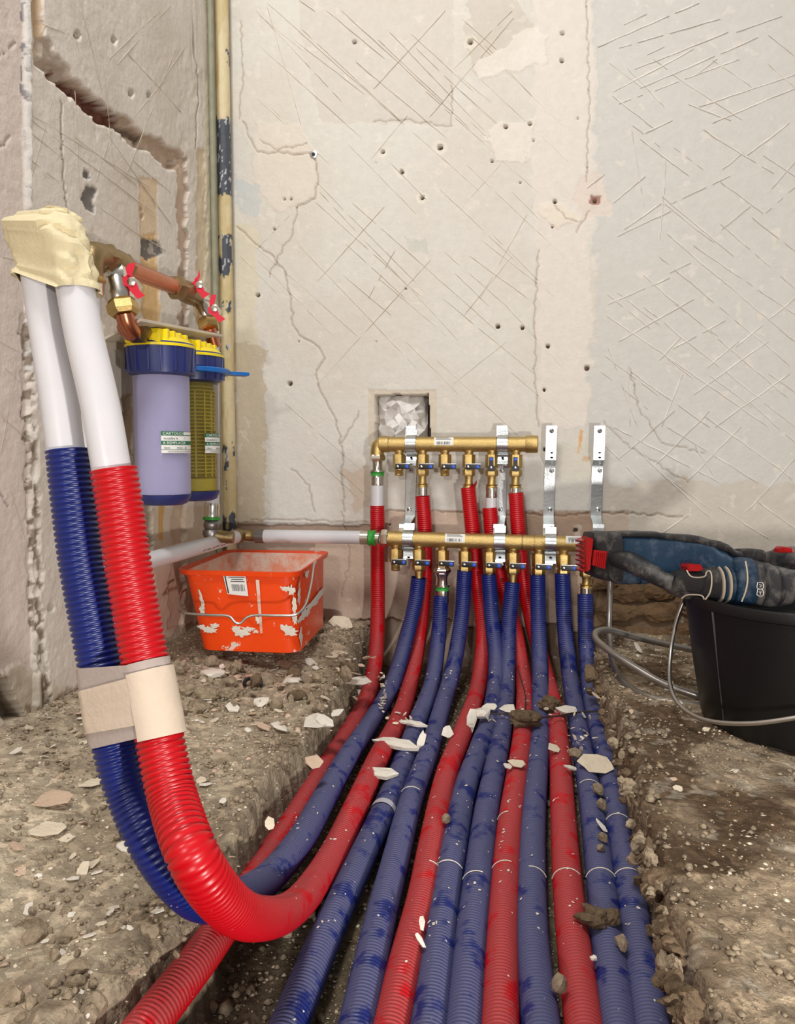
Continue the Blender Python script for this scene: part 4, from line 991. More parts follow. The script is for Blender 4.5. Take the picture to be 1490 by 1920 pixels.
# ================================================================== WATER FILTERS ON THE LEFT WALL
def hring(c, r, n=28, rx=None): return np.array([c + np.array([(rx or r) * math.cos(a), r * math.sin(a), 0]) for a in np.arange(n) * 2 * pi / n])
XF = XL + .078
f1 = atX(302, 700, XF); f2 = atX(361, 700, XF)
zr0 = atX(302, 704, XF)[2]; zr1 = atX(302, 652, XF)[2]; zb0 = atX(300, 947, XF)[2]; zhead = zr1 + .034
LABELTXT = [('CARTOUCHE', 0), ('installée le', 1), ('A REMPLACER', 2), ('dans     mois - an', 3), ('NE PAS JETER SUR LA VOIE', 4)]
def filter_unit(c, label, second):
    t = thing('filter_housing', label, 'water filter', [c[0], c[1], zb0])
    c0 = np.array([c[0], c[1], 0.0]); zz = (0, 0, 1)
    rb = .0362
    MB().lathe(c0 + [0, 0, zb0], zz, [(0, .026), (.003, .032), (.012, .0362), (.014, .0366)], 40).build('housing_base', M['navy'], t, smooth=50)
    MB().lathe(c0 + [0, 0, zb0 + .014], zz, [(0, rb), (zr0 - zb0 - .010, rb + .001)], 44, cap=False).build('clear_bowl', M['clear'], t, smooth=60)
    mb = MB(); mb.lathe(c0 + [0, 0, zr0 - .001], zz, [(0, .037), (.002, .0425), (.010, .0435), (.036, .0450), (.040, .0455), (.042, .044)], 40)
    mb.build('clamp_ring', M['navy'], t, smooth=40)
    for k in range(16):
        a = k * 2 * pi / 16 + .1; d = np.array([math.cos(a), math.sin(a), 0]); R = np.stack([d, np.cross([0, 0, 1.0], d), [0, 0, 1.0]], 1)
        MB().box(c0 + d * .0440 + [0, 0, zr0 + .020], (.004, .0035, .034), R, .0008).build('grip_rib', M['navy'], t)
    if not second: MB().lathe(c0 + [0, 0, zb0 + .0145], zz, [(0, .032), (zr0 - zb0 - .016, .032)], 40).build('cartridge', M['lav'], t, smooth=60)
    else:
        ca = MB().lathe(c0 + [0, 0, zb0 + .0145], zz, [(0, .0255), (.020, .0255), (.0205, .0235), (zr0 - zb0 - .016, .0235)], 40).build('cartridge', M['olived'], t, smooth=40)
        mb = MB(); h = zb0 + .040
        while h < zr0 - .006: mb.lathe(c0 + [0, 0, h], zz, [(0, .0236), (.0004, .0256), (.0018, .0256), (.0022, .0236)], 36, cap=False); h += .0052
        mb.lathe(c0 + [0, 0, zb0 + .0145], zz, [(0, .0258), (.018, .0258)], 36)
        for k in range(12):
            a = k * pi / 6; d = np.array([math.cos(a), math.sin(a), 0]); R = np.stack([d, np.cross([0, 0, 1.0], d), [0, 0, 1.0]], 1)
            mb.box(c0 + d * .0246 + [0, 0, (zb0 + zr0) / 2 + .010], (.002, .0022, zr0 - zb0 - .05), R)
        tag(mb.build('cartridge_mesh', M['olive'], ca, smooth=40), kind='stuff')
    # sticker bent round the bowl
    v = CAM - c0; v[2] = 0; v /= np.linalg.norm(v); w = np.array([-v[1], v[0], 0]); w = w if w @ rgt > 0 else -w
    a0, a1 = (math.radians(-3), math.radians(74)) if not second else (math.radians(24), math.radians(100))
    ztop = atX(322, 811, XF)[2]; hh = .0285
    def on(r): return lambda x, y: c0 + r * (math.cos(a0 + x / rb) * v + math.sin(a0 + x / rb) * w) + np.array([0, 0, ztop - hh + y])
    Wd = rb * (a1 - a0)
    def quad(mb, x0, x1, y0, y1, r):
        n = 10; P = []
        for i in range(n + 1): x = x0 + (x1 - x0) * i / n; P += [on(r)(x, y0), on(r)(x, y1)]
        mb.add(P, [(2 * i, 2 * i + 2, 2 * i + 3, 2 * i + 1) for i in range(n)]); return mb
    st = quad(MB(), 0, Wd, 0, hh, rb + .0014).build('sticker', M['label'], t, smooth=60)
    rows = [(.0230, .0285), (.0165, .0228), (.0108, .0162), (.0045, .0104), (0, .0042)]
    mb = quad(MB(), 0, Wd * .62, *rows[0], rb + .0017); quad(mb, Wd * .62, Wd, rows[0][0], rows[0][0] + .0012, rb + .0017); quad(mb, 0, Wd, *rows[2], rb + .0017); quad(mb, 0, Wd, rows[4][1], rows[4][1] + .0006, rb + .0017); quad(mb, 0, Wd, rows[0][1] - .0006, rows[0][1], rb + .0017)
    mb.build('green_band', M['greenink'], st, smooth=60)
    def txt(s, size, x, y, m, r):
        mb = MB(); f = on(r); text_mb(s, size, lambda a, b: f(x + a, y + b), mb); return mb
    mb = txt('CARTOUCHE', .0052, .002, rows[0][0] + .0010, None, rb + .0020); text_mb('A REMPLACER', .0050, (lambda a, b: on(rb + .0020)(.002 + a, rows[2][0] + .0009 + b)), mb)
    tag(mb.build('sticker_lettering', M['label'], st, smooth=0), kind='stuff')
    mb = txt('installée le        /', .0044, .003, rows[1][0] + .0014, None, rb + .0018); text_mb('dans       mois - an', .0044, (lambda a, b: on(rb + .0018)(.003 + a, rows[3][0] + .0012 + b)), mb); text_mb('NE PAS JETER SUR LA VOIE PUBLIQUE', .0024, (lambda a, b: on(rb + .0018)(.008 + a, .001 + b)), mb)
    tag(mb.build('sticker_lettering', M['ink'], st, smooth=0), kind='stuff')
    # yellow head
    mb = MB(); mb.lathe(c0 + [0, 0, zr1 - .002], zz, [(0, .0462), (.003, .0462), (.012, .037), (.013, .034)], 40); mb.build('head_skirt', M['yellow'], t, smooth=30)
    MB().box(c0 + [-.004, 0, zr1 + .010], (.050, .086, .0185), bev=.004).build('head_block', M['yellow'], t)
    for k in (-.030, -.012, .006, .024): MB().box(c0 + [.020, k, zr1 + .012], (.014, .006, .0145), bev=.001).build('head_rib', M['yellow'], t)
    MB().lathe(c0 + [.018, 0, zr1 + .004], (.8, 0, .3), [(0, .014), (.010, .013), (.013, .009)], 20).build('vent_boss', M['yellow'], t, smooth=40)
    return t
filter_unit(f1, 'nearer blue and yellow water filter with a solid pale lavender cartridge', False)
filter_unit(f2, 'farther blue and yellow water filter with a yellow mesh cartridge', True)
# shelf bracket
t = thing('filter_bracket', 'white painted metal bracket carrying the two water filters on the left wall', 'bracket', atX(262, 603, XL + .07))
A_ = atX(190, 640, XL + .003); B_ = atX(264, 602, XL + .100); C_ = atX(420, 632, XL + .100); D_ = C_ + np.array([-.097, .03, -.010])
th = np.array([0, 0, .0035])
MB().add([A_, B_, C_, D_, A_ + th, B_ + th, C_ + th, D_ + th], [(0, 1, 2, 3), (4, 7, 6, 5), (0, 4, 5, 1), (1, 5, 6, 2), (2, 6, 7, 3), (3, 7, 4, 0)]).build('shelf', M['bracket'], t, smooth=0)
MB().add([A_, D_, D_ - [0, 0, .03], A_ - [0, 0, .006], A_ + [.002, 0, 0], D_ + [.002, 0, 0], D_ - [-.002, 0, .03], A_ - [-.002, 0, .006]], [(0, 1, 2, 3), (4, 7, 6, 5), (0, 4, 5, 1), (1, 5, 6, 2), (2, 6, 7, 3), (3, 7, 4, 0)]).build('back_plate', M['bracket'], t, smooth=0)
# spanner ring
t = thing('filter_spanner', 'bright blue plastic filter spanner hanging round the farther filter ring', 'spanner', [f2[0], f2[1], zr0 + .01])
zs_ = zr0 + .011
MB().lathe([f2[0], f2[1], zs_], (0, 0, 1), [(0, .0465), (0, .0530), (.001, .0545), (.006, .0545), (.0075, .0530), (.0075, .0465)], 40, cap=False).build('spanner_ring', M['ltblue'], t, smooth=40)
hp = atZ(463, 702, zs_ + .004); hd = hp - np.array([f2[0], f2[1], zs_ + .004]); hl = np.linalg.norm(hd); hd /= hl; R = np.stack([hd, np.cross([0, 0, 1.0], hd), [0, 0, 1.0]], 1)
MB().box(np.array([f2[0], f2[1], zs_ + .0036]) + hd * (.050 + hl) / 2, (hl - .048, .020, .0050), R, .0015).build('spanner_handle', M['ltblue'], t)
# copper, brass and valves feeding the filters
XV = -.514
v_ = lambda a, b, x=XV: atX(a, b, x)
t = thing('filter_pipework', 'copper and brass pipework with red butterfly levers above the filters', 'pipework', v_(212, 500))
def seg(nm, m, a, b, rr, sides=24):
    a = np.array(a); b = np.array(b); L = np.linalg.norm(b - a); return MB().lathe(a, b - a, [(L * i / (len(rr) - 1), x) for i, x in enumerate(rr)], sides).build(nm, M[m], t)
MB().tube(resample([v_(168, 530), v_(168, 495), v_(172, 480), v_(186, 480), v_(196, 484)], .003), .0155, 20).build('brass_elbow', M['brassold'], t, smooth=60)
seg('threaded_socket', 'brass', v_(168, 520), v_(168, 532), [.0165, .018, .018, .0165])
seg('press_sleeve', 'nickel', v_(169, 532), v_(170, 556), [.0160, .0152, .0160])
MB().cyl(v_(170, 552), v_(172, 900), .0115, segs=20).build('white_pipe_stub', M['pexwhite'], t)
seg('brass_nut', 'brassold', v_(190, 482), v_(207, 489), [.0165, .019, .019, .0165], 6)
seg('tee_body', 'brassold', v_(204, 487), v_(232, 500), [.0145, .0165, .0165, .0165, .0145])
seg('tee_nut', 'brassold', v_(226, 498), v_(238, 503), [.0150, .0175, .0175, .0150], 6)
seg('copper_tube', 'copper', v_(236, 502), v_(330, 539), [.0112, .0112])
seg('tee_nut', 'brassold', v_(324, 536), v_(340, 543), [.0140, .0180, .0180, .0140], 6)
seg('tee_body', 'brassold', v_(338, 542), v_(366, 555), [.0140, .0165, .0165, .0150])
p0, p1 = v_(211, 500), atX(234, 592, -.494)
L_ = lambda s: p0 * (1 - s) + p1 * s
seg('valve_collar', 'nickel', L_(.08), L_(.30), [.0175, .0185, .0185, .0175], 6)
seg('valve_body', 'nickel', L_(.28), L_(.72), [.0165, .0182, .0170, .0182, .0165])
seg('brass_nut', 'brass', L_(.70), L_(1.0), [.0150, .0192, .0192, .0192, .0150], 6)
MB().tube(resample([L_(.95), atX(238, 606, -.494), atX(247, 625, -.494), f1 * [1, 0, 0] + [0, f1[1] - .078, zr1 + .014] - [.006, 0, 0], f1 * [1, 0, 0] + [-.004, f1[1] - .045, zr1 + .014]], .003), .0112, 20).build('copper_bend', M['copper'], t, smooth=60)
seg('port_nut', 'brassold', [f1[0] - .004, f1[1] - .062, zr1 + .014], [f1[0] - .004, f1[1] - .042, zr1 + .014], [.0140, .0168, .0168, .0150], 6)
p0, p1 = v_(375, 560), atX(393, 618, -.49)
seg('valve_collar', 'nickel', L_(.10), L_(.34), [.0150, .0162, .0162, .0150], 6)
seg('valve_body', 'nickel', L_(.30), L_(.74), [.0150, .0165, .0155, .0165, .0150])
seg('brass_nut', 'brass', L_(.72), L_(1.0), [.0145, .0176, .0176, .0150], 6)
seg('copper_tube', 'copper', L_(.96), atX(402, 650, -.488), [.0100, .0100])
def lever(poly, hub, d, th=.003):
    tt = np.linalg.norm(np.array([0])) + d
    o = MB()
    for pl in poly:
        P = [atD(a, b, d) for a, b in pl]; Q = [atD(a, b, d + th) for a, b in pl]; n = len(P)
        o.add(P + Q, [tuple(range(n)), tuple(range(n, 2 * n))[::-1]] + [(i, i + n, (i + 1) % n + n, (i + 1) % n) for i in range(n)])
    lv = o.build('butterfly_lever', M['redlever'], t, smooth=0)
    h = atD(*hub, d)
    MB().lathe(h + fwd * .022, -fwd, [(0, .0062), (.020, .0062), (.0235, .0058), (.0240, .004)], 6).build('lever_nut', M['nickel'], t)
    return lv
lever([[(235, 503), (240, 495), (254, 492), (253, 498), (247, 518), (240, 523)], [(229, 522), (238, 515), (250, 518), (258, 535), (262, 545), (272, 554), (258, 561), (246, 548), (240, 538), (231, 534)]], (247, 528), .935)
lever([[(364, 523), (370, 518), (374, 505), (375, 517), (372, 527), (368, 530)], [(358, 532), (366, 524), (376, 530), (384, 546), (394, 551), (380, 560), (372, 548), (361, 541)]], (374, 534), 1.15)
lever([[(392, 566), (396, 553), (405, 552), (403, 566), (400, 574), (394, 576)], [(389, 578), (397, 571), (406, 577), (411, 590), (423, 598), (411, 605), (402, 594), (391, 587)]], (402, 578), 1.15)
# ---- corner pipe with peeling paint
px0 = atY(422, 450, -.022)
P = [np.array([px0[0], px0[1], z]) for z in np.arange(-.01, 2.3, .003)]
V, Q = tube_arrays(np.array(P), np.full(len(P), .0128) + .0006 * np.array([fbm(np.array([p[2] * 40]), np.array([2.0]))[0] for p in P]), 40)
PXp, PYp = proj(V[:, 0], V[:, 1], V[:, 2]); a_ = np.tile(np.arange(40) * 2 * pi / 40, len(P)); nn = fbm(V[:, 2] * 60, a_ * 1.6, 3, 4)
Cc = np.ones((len(V), 3)) * lin((214, 198, 158)); Cc = mixc(Cc, (198, 178, 130), sstep(.4, .65, fbm(V[:, 2] * 25, a_, 9)))
def pl(y0, y1, th, x0=300, x1=500):
    global Cc
    k = (PYp + (nn - .5) * 26 > y0) & (PYp + (nn - .5) * 26 < y1) & (PXp + (nn - .5) * 16 > x0) & (PXp + (nn - .5) * 16 < x1) & (fbm(V[:, 2] * 30, a_ * 1.3, 13) > th)
    Cc = np.where(k[:, None], lin((72, 76, 84)), Cc); k2 = k & (fbm(V[:, 2] * 90, a_ * 4, 15) > .66); Cc = np.where(k2[:, None], lin((190, 192, 192)), Cc)
pl(0, 34, .45, 416, 432); pl(95, 122, .35, 426, 440); pl(222, 366, .0); pl(436, 514, .36, 400, 436); pl(560, 580, .55, 418, 440); pl(640, 652, .4, 420, 432); pl(835, 882, .45, 418, 440); pl(905, 925, .5, 415, 428); pl(965, 1010, .45)
t = place('corner_pipe', mesh_np('corner_pipe', V, Q, M['painted'], True, Cc))
tag(t, 'vertical cream painted pipe in the room corner, paint peeling to dark metal', 'pipe')
q = atX(399, 300, XL + .006)
t = MB().cyl([q[0], q[1], .02], [q[0], q[1], 2.3], .0055, segs=12).build('thin_riser', M['cable'], smooth=60); tag(t, 'thin grey green painted riser on the left wall beside the corner pipe', 'pipe')
# ---- washer screw on the back wall
p = atY(588, 290, -.0005)
t = thing('washer_screw', 'screw with a round metal washer at the end of the wall cracks', 'screw', p)
MB().lathe(p, (0, -1, 0), [(0, .0072), (.0015, .0070), (.0022, .005)], 24).build('washer', M['zinc'], t); MB().lathe(p + [0, -.002, 0], (0, -1, 0), [(0, .0036), (.002, .0028)], 12).build('screw_head', M['ink'], t)
# ---- crumpled plastic stuffed into the recess
n = 11; m_ = 9; Vs = []; r_ = np.random.default_rng(31)
for i in range(n):
    for j in range(m_):
        a = 705 + 97 * (i + (r_.uniform(-.45, .45) if 0 < i < n - 1 else 0)) / (n - 1); b = 742 + 86 * (j + (r_.uniform(-.38, .38) if 0 < j < m_ - 1 else 0)) / (m_ - 1)
        e = min(1, min(i, n - 1 - i) / 2, (j + 1) / 2); far = .020 * (i > 6) * (j < 3)
        dd = abs(math.sin(i * 1.5 + j * .8 + 3 * float(vn(i * .3, j * .3, 2)))) * .016 + r_.uniform(0, .012)
        Vs.append(atY(a, b, .046 - e * (.018 + dd) + far * .4))
t = MB().add(Vs, [tr_ for i in range(n - 1) for j in range(m_ - 1) for tr_ in (((i * m_ + j, i * m_ + j + 1, (i + 1) * m_ + j + 1), (i * m_ + j, (i + 1) * m_ + j + 1, (i + 1) * m_ + j)) if (i + j) % 2 else ((i * m_ + j, i * m_ + j + 1, (i + 1) * m_ + j), (i * m_ + j + 1, (i + 1) * m_ + j + 1, (i + 1) * m_ + j)))]).build('crumpled_plastic', M['sheetplastic'], smooth=0)
tag(t, 'crumpled pale grey plastic sheet stuffed into the square wall recess', 'plastic sheet')

# ================================================================== ORANGE TRAY
zt_, zb_ = .157, .030
FL, FR, BRr = atZ(331, 1068, zt_), atZ(556, 1073, zt_), atZ(606, 1028, zt_)
ex_ = FR - FL; wx_ = np.linalg.norm(ex_); ex_ /= wx_; ey_ = BRr - FR; ey_ = ey_ - ex_ * (ey_ @ ex_) * .6; wy_ = min(np.linalg.norm(ey_), .245); ey_ /= np.linalg.norm(ey_)
c_t = FL + ex_ * wx_ / 2 + ey_ * wy_ / 2
bFL, bFR = atZ(372, 1222, zb_), atZ(561, 1228, zb_); bc = (bFL + bFR) / 2; bw = np.linalg.norm(bFR - bFL)
bl_ = wy_ * .86; c_b = bc + ey_ * bl_ / 2
def rrect(c, hx, hy, cr, z, n=6):
    out = []
    for q_, (sx, sy) in enumerate(((1, 1), (-1, 1), (-1, -1), (1, -1))):
        for k in range(n + 1):
            a = q_ * pi / 2 + k / n * pi / 2
            out.append(c * [1, 1, 0] + ex_ * (sx * (hx - cr) + cr * math.cos(a)) + ey_ * (sy * (hy - cr) + cr * math.sin(a)) + np.array([0, 0, z]))
    return np.array(out)
def tring(f, off, dz=0, cr=.022): c = c_b * (1 - f) + c_t * f; return rrect(c, (bw / 2 * (1 - f) + wx_ / 2 * f) + off, (bl_ / 2 * (1 - f) + wy_ / 2 * f) + off, cr, zb_ + (zt_ - zb_) * f + dz)
t = thing('mortar_tray', 'orange rectangular plasterer tray smeared with white plaster, under the white pipes', 'bucket', [c_b[0], c_b[1], zb_])
MB().loft([tring(0, -.008), tring(0.02, -.001), tring(.5, -.003), tring(.93, -.004), tring(.94, .002), tring(1, .003), tring(1, 0.0), tring(.97, -.006)], cap=False).add(tring(0, -.008), [tuple(range(28))]).build('tray_shell', M['orange'], t, smooth=45)
MB().loft([tring(.97, -.006), tring(.5, -.0065), tring(.05, -.006)], cap=False).add(tring(.05, -.006), [tuple(range(28))]).build('tray_inside', M['orangei'], t, smooth=45)
# front rib, label and smears on the front face
def onfront(a, f, off=.0008):
    """a: 0..1 across the front, f: height fraction"""
    c = c_b * (1 - f) + c_t * f; hx = bw / 2 * (1 - f) + wx_ / 2 * f; hy = bl_ / 2 * (1 - f) + wy_ / 2 * f
    return c * [1, 1, 0] + ex_ * (hx * (2 * a - 1)) - ey_ * (hy - .001 + off) + np.array([0, 0, zb_ + (zt_ - zb_) * f])
def onright(a, f, off=.0008):
    c = c_b * (1 - f) + c_t * f; hx = bw / 2 * (1 - f) + wx_ / 2 * f; hy = bl_ / 2 * (1 - f) + wy_ / 2 * f
    return c * [1, 1, 0] + ex_ * (hx - .001 + off) + ey_ * (hy * (2 * a - 1)) + np.array([0, 0, zb_ + (zt_ - zb_) * f])
MB().add([onfront(.655, .9), onfront(.685, .9), onfront(.665, .25), onfront(.64, .25)], [(0, 1, 2, 3)]).build('plaster_smear', M['orangei'], t)  # front rib, added as a flat strip in a paler colour
MB().add([onfront(.385, .95, .0012), onfront(.575, .95, .0012), onfront(.575, .70, .0012), onfront(.395, .72, .0012)], [(0, 1, 2, 3)]).build('label_sticker', M['label'], t)
mb = MB(); f_ = lambda x, y: onfront(.40 + x, .72 + y, .0016)
mb.add([f_(0, .01), f_(.012, .01), f_(-.002 + .008, .22), f_(-.004, .22)], [(0, 1, 2, 3)])
for k in range(18):
    if random.random() < .75: x = .045 + k * .0062; mb.add([f_(x, .04), f_(x + random.choice([.002, .004]), .04), f_(x + .003, .12), f_(x, .12)], [(0, 1, 2, 3)])
for k, (x0, x1) in enumerate([(.03, .165), (.05, .15), (.04, .16)]): mb.add([f_(x0, .20 - k * .025), f_(x1, .20 - k * .025), f_(x1, .208 - k * .025), f_(x0, .208 - k * .025)], [(0, 1, 2, 3)])
tag(mb.build('label_print', M['ink'], t, smooth=0), kind='stuff')
def smear(fn, a, f, w, h, seed, m='plasterw'):
    r = np.random.default_rng(seed); n = 22; P = [fn(a, f, .0011)]
    for k in range(n): th_ = k / n * 2 * pi; rr = (.55 + .75 * r.random()); P.append(fn(a + w * rr * math.cos(th_), f + h * rr * math.sin(th_), .0006))
    return P, [(0, 1 + k, 1 + (k + 1) % n) for k in range(n)]
mb = MB()
for i, (a, f, w, h) in enumerate([(.10, .30, .05, .03), (.16, .27, .07, .045), (.22, .33, .05, .03), (.42, .30, .05, .04), (.46, .25, .07, .045), (.53, .30, .06, .035), (.60, .27, .03, .02), (.88, .33, .06, .04), (.92, .28, .07, .05), (.15, .62, .018, .12), (.13, .50, .02, .06), (.63, .42, .02, .05), (.90, .80, .05, .03), (.95, .78, .03, .06), (.97, .60, .02, .10), (.97, .45, .02, .08)]): mb.add(*smear(onfront, a, f, w, h, i))
for i, (a, f, w, h) in enumerate([(.5, .46, .34, .05), (.75, .50, .2, .05), (.2, .42, .2, .06), (.08, .2, .05, .12), (.06, .7, .04, .10), (.3, .9, .06, .05)]): mb.add(*smear(onright, a, f, w, h, 40 + i))
tag(mb.build('plaster_smears', M['plasterw'], t, smooth=60), kind='stuff')
hpts = [atD(592, 1053, 1.20), atD(588, 1062, 1.14), atD(582, 1100, 1.10), atD(572, 1135, 1.075), atD(556, 1152, 1.06), atD(520, 1154, 1.06), atD(474, 1154, 1.065), atD(462, 1158, 1.065), atD(450, 1169, 1.065), atD(442, 1168, 1.065), atD(430, 1156, 1.07), atD(390, 1153, 1.075), atD(352, 1150, 1.085), atD(340, 1143, 1.11), atD(336, 1130, 1.14), atD(340, 1112, 1.17), atD(348, 1105, 1.19)]
MB().tube(resample(hpts, .003), .0019, 10).build('wire_handle', M['wire'], t, smooth=60)

# ================================================================== BLACK BUCKET
dirc = math.radians(18.4); BC = np.array([1.05 * math.sin(dirc), -1.4 + 1.05 * math.cos(dirc), 0.0])
bz = min(gz_at(BC[0] + .11 * math.cos(a), BC[1] + .11 * math.sin(a)) for a in np.linspace(0, 6, 9)) + .002; bz = max(bz, -.006)
t = thing('black_bucket', 'black plastic builder bucket with a wire handle, carrying the power tool', 'bucket', [BC[0], BC[1], bz])
HB = .161 - bz
MB().lathe([BC[0], BC[1], bz], (0, 0, 1), [(0, .108), (.003, .118), (.010, .121), (HB * .5, .133), (HB - .014, .1425), (HB - .012, .1465), (HB - .002, .148), (HB, .147), (HB, .143), (HB - .01, .1395), (HB * .5, .129), (.006, .116)], 72).build('bucket_shell', M['bucket'], t, smooth=40)
v0 = CAM - BC; v0[2] = 0; v0 /= np.linalg.norm(v0); w0_ = np.array([-v0[1], v0[0], 0]); w0_ = w0_ if w0_ @ rgt > 0 else -w0_
ang = math.radians(-44); dr = v0 * math.cos(ang) + w0_ * math.sin(ang); s3 = np.cross([0, 0, 1.0], dr)
MB().add([BC + dr * .1208 + [0, 0, bz + .012] + s3 * .0012, BC + dr * .1208 + [0, 0, bz + .012] - s3 * .0012, BC + dr * .1430 + [0, 0, bz + HB - .012] - s3 * .0012, BC + dr * .1430 + [0, 0, bz + HB - .012] + s3 * .0012, BC + dr * .1228 + [0, 0, bz + .012], BC + dr * .1448 + [0, 0, bz + HB - .012]], [(0, 4, 5, 3), (4, 1, 2, 5)]).build('mould_seam', M['bucket'], t)
hp_ = []
for a, z_, rr in [(-96, .128, .147), (-92, .10, .154), (-84, .06, .158), (-70, .028, .160), (-56, .016, .161), (-40, .014, .160), (-20, .026, .158), (0, .046, .157), (20, .064, .156), (40, .085, .154), (70, .115, .152), (84, .128, .147)]:
    a = math.radians(a); hp_.append(BC + (v0 * math.cos(a) + w0_ * math.sin(a)) * rr + [0, 0, z_ + .012])
MB().tube(resample(hp_, .004), .0027, 12).build('wire_handle', M['wire'], t, smooth=60)
for a in (-96, 84):
    a = math.radians(a); d = v0 * math.cos(a) + w0_ * math.sin(a); MB().lathe(BC + d * .138 + [0, 0, .140], d, [(0, .012), (.008, .011), (.010, .008)], 16).build('handle_ear', M['bucket'], t)
# bent grey tubes standing behind it
def bent(name, label, pts, r):
    o = MB().tube(resample([atD(*p) for p in pts], .005), r, 16).build(name, M['sheathgrey'], smooth=60); return tag(o, label, 'tube')
bent('bent_tube', 'grey metal tube dropping from behind the tool and curving along the ground', [(1143, 1060, 1.30), (1143, 1120, 1.30), (1142, 1190, 1.27), (1150, 1245, 1.19), (1175, 1286, 1.10), (1230, 1312, 1.04), (1310, 1322, 1.02), (1350, 1324, 1.02)], .0050)
bent('bent_tube', 'grey metal tube folded in a tight hairpin, both ends behind the black bucket', [(1340, 1228, 1.20), (1290, 1217, 1.20), (1200, 1197, 1.17), (1135, 1181, 1.16), (1116, 1186, 1.15), (1116, 1196, 1.14), (1134, 1214, 1.12), (1180, 1245, 1.09), (1240, 1280, 1.06), (1300, 1302, 1.04), (1350, 1316, 1.03)], .0050)

# ================================================================== POWER TOOL
tool = thing('rotary_hammer', 'dusty blue and black cordless rotary hammer lying across the black bucket', 'power tool', atD(1390, 1130, .88))
def TD(px): return 1.07 - (px - 1095) * (1.07 - .83) / 395
def sec(px, yt, yb, hd, do=0.0, e=2.6, n=28):
    t_ = TD(px) + do; c = atD(px, (yt + yb) / 2, t_); hh = (yb - yt) / 2 / F * t_; out = []
    for k in range(n):
        a = 2 * pi * k / n; ca, sa = math.cos(a), math.sin(a)
        out.append(c + upv * hh * math.copysign(abs(sa) ** (2 / e), sa) + fwd * hd * math.copysign(abs(ca) ** (2 / e), ca))
    return np.array(out)
def tl_(nm, m, secs, e=2.6, smooth=35, do=0.0):
    # interpolate for smooth outlines
    S_ = np.array([(s + (0.0,) * (5 - len(s))) for s in secs], float); xs = [S_[0]]
    for a, b in zip(S_[:-1], S_[1:]):
        for f in (.34, .67, 1.0): g = f * f * (3 - 2 * f) if e < 9 else f; r_ = a + (b - a) * g; r_[0] = a[0] + (b[0] - a[0]) * f; xs.append(r_)
    return MB().loft([sec(s[0], s[1], s[2], s[3], s[4] + do, e) for s in xs]).build(nm, M[m], tool, smooth=smooth)
def plate(nm, m, poly, do, th=.002, lbl=None):
    P = [atD(a, b, TD(a) + do) for a, b in poly]; Q = [p + fwd * th for p in P]; n = len(P)
    return MB().add(P + Q, [tuple(range(n)), tuple(range(n, 2 * n))[::-1]] + [(i, i + n, (i + 1) % n + n, (i + 1) % n) for i in range(n)]).build(nm, M[m], tool, smooth=0)
tl_('battery_pack', 'toolblack', [(1100, 1004, 1070, .030), (1103, 997, 1078, .035), (1125, 995, 1086, .037), (1152, 999, 1091, .037), (1155, 1003, 1088, .034)], 6)
for k in range(7): plate('red_fin', 'toolred', [(1090 + (k % 2), 1014 + k * 9.2), (1101, 1009 + k * 9.2), (1103, 1014 + k * 9.2), (1093, 1018 + k * 9.2)], -.030, .040)
plate('red_fin_strip', 'toolred', [(1100, 1006), (1112, 1011), (1106, 1068), (1100, 1072), (1099, 1040)], -.038, .03)
rbt = plate('release_button', 'toolred', [(1114, 1031), (1138, 1034), (1134, 1067), (1111, 1060)], -.0415, .008)
for k in range(6): plate('button_ridge', 'toolred', [(1116.5 + k * 3.5, 1035 + k * .5), (1118 + k * 3.5, 1035 + k * .5), (1115 + k * 3.5, 1061 + k * .7), (1113.5 + k * 3.5, 1060 + k * .7)], -.0428, .002)
tl_('main_housing', 'toolblue', [(1146, 1006, 1090, .030), (1152, 1003, 1094, .034), (1172, 1002, 1095, .035), (1196, 1002, 1092, .034), (1208, 1003, 1084, .032), (1240, 1004, 1080, .028), (1280, 1009, 1076, .026), (1320, 1018, 1076, .029), (1345, 1030, 1110, .027), (1366, 1042, 1124, .026)], 3.2)
tl_('top_spine', 'toolblack', [(1140, 996, 1008, .028), (1180, 995, 1008, .030), (1222, 996, 1008, .030), (1224, 998, 1010, .028), (1290, 1002, 1018, .026), (1340, 1013, 1032, .022), (1382, 1034, 1046, .016)], 3)
tl_('lower_edge', 'toolblue', [(1190, 1078, 1094, .028), (1214, 1080, 1092, .022), (1226, 1082, 1090, .014)], 3)
mbh = MB(); hpx = [(1152, 1050, 13, -.022), (1166, 1050, 17, -.026), (1184, 1055, 19, -.028), (1205, 1066, 18, -.028), (1226, 1078, 17, -.027), (1248, 1089, 16, -.024), (1262, 1093, 16, -.02)]
mbh.tube(resample([atD(a, b, TD(a) + d) for a, b, r_, d in hpx], .004), np.interp(np.linspace(0, 1, len(resample([atD(a, b, TD(a) + d) for a, b, r_, d in hpx], .004))), np.linspace(0, 1, len(hpx)), [r_ / F * TD(a) for a, b, r_, d in hpx]), 20)
mbh.build('grip', M['toolblack'], tool, smooth=60)
tl_('trigger_housing', 'toolblack', [(1246, 1086, 1098, .008), (1250, 1076, 1108, .016), (1260, 1068, 1116, .022), (1276, 1063, 1122, .025), (1300, 1062, 1124, .026), (1326, 1062, 1126, .026), (1336, 1060, 1128, .026)], 2.4, do=-.012)
for k in range(4): tl_('grip_ring', 'beige' if k % 2 == 0 else 'toolblue', [(1337 + k * 6.5, 1061, 1128, .027), (1338 + k * 6.5, 1059, 1130, .0285), (1341 + k * 6.5, 1059, 1130, .0285), (1342 + k * 6.5, 1061, 1128, .027)], 2.4, do=-.010)
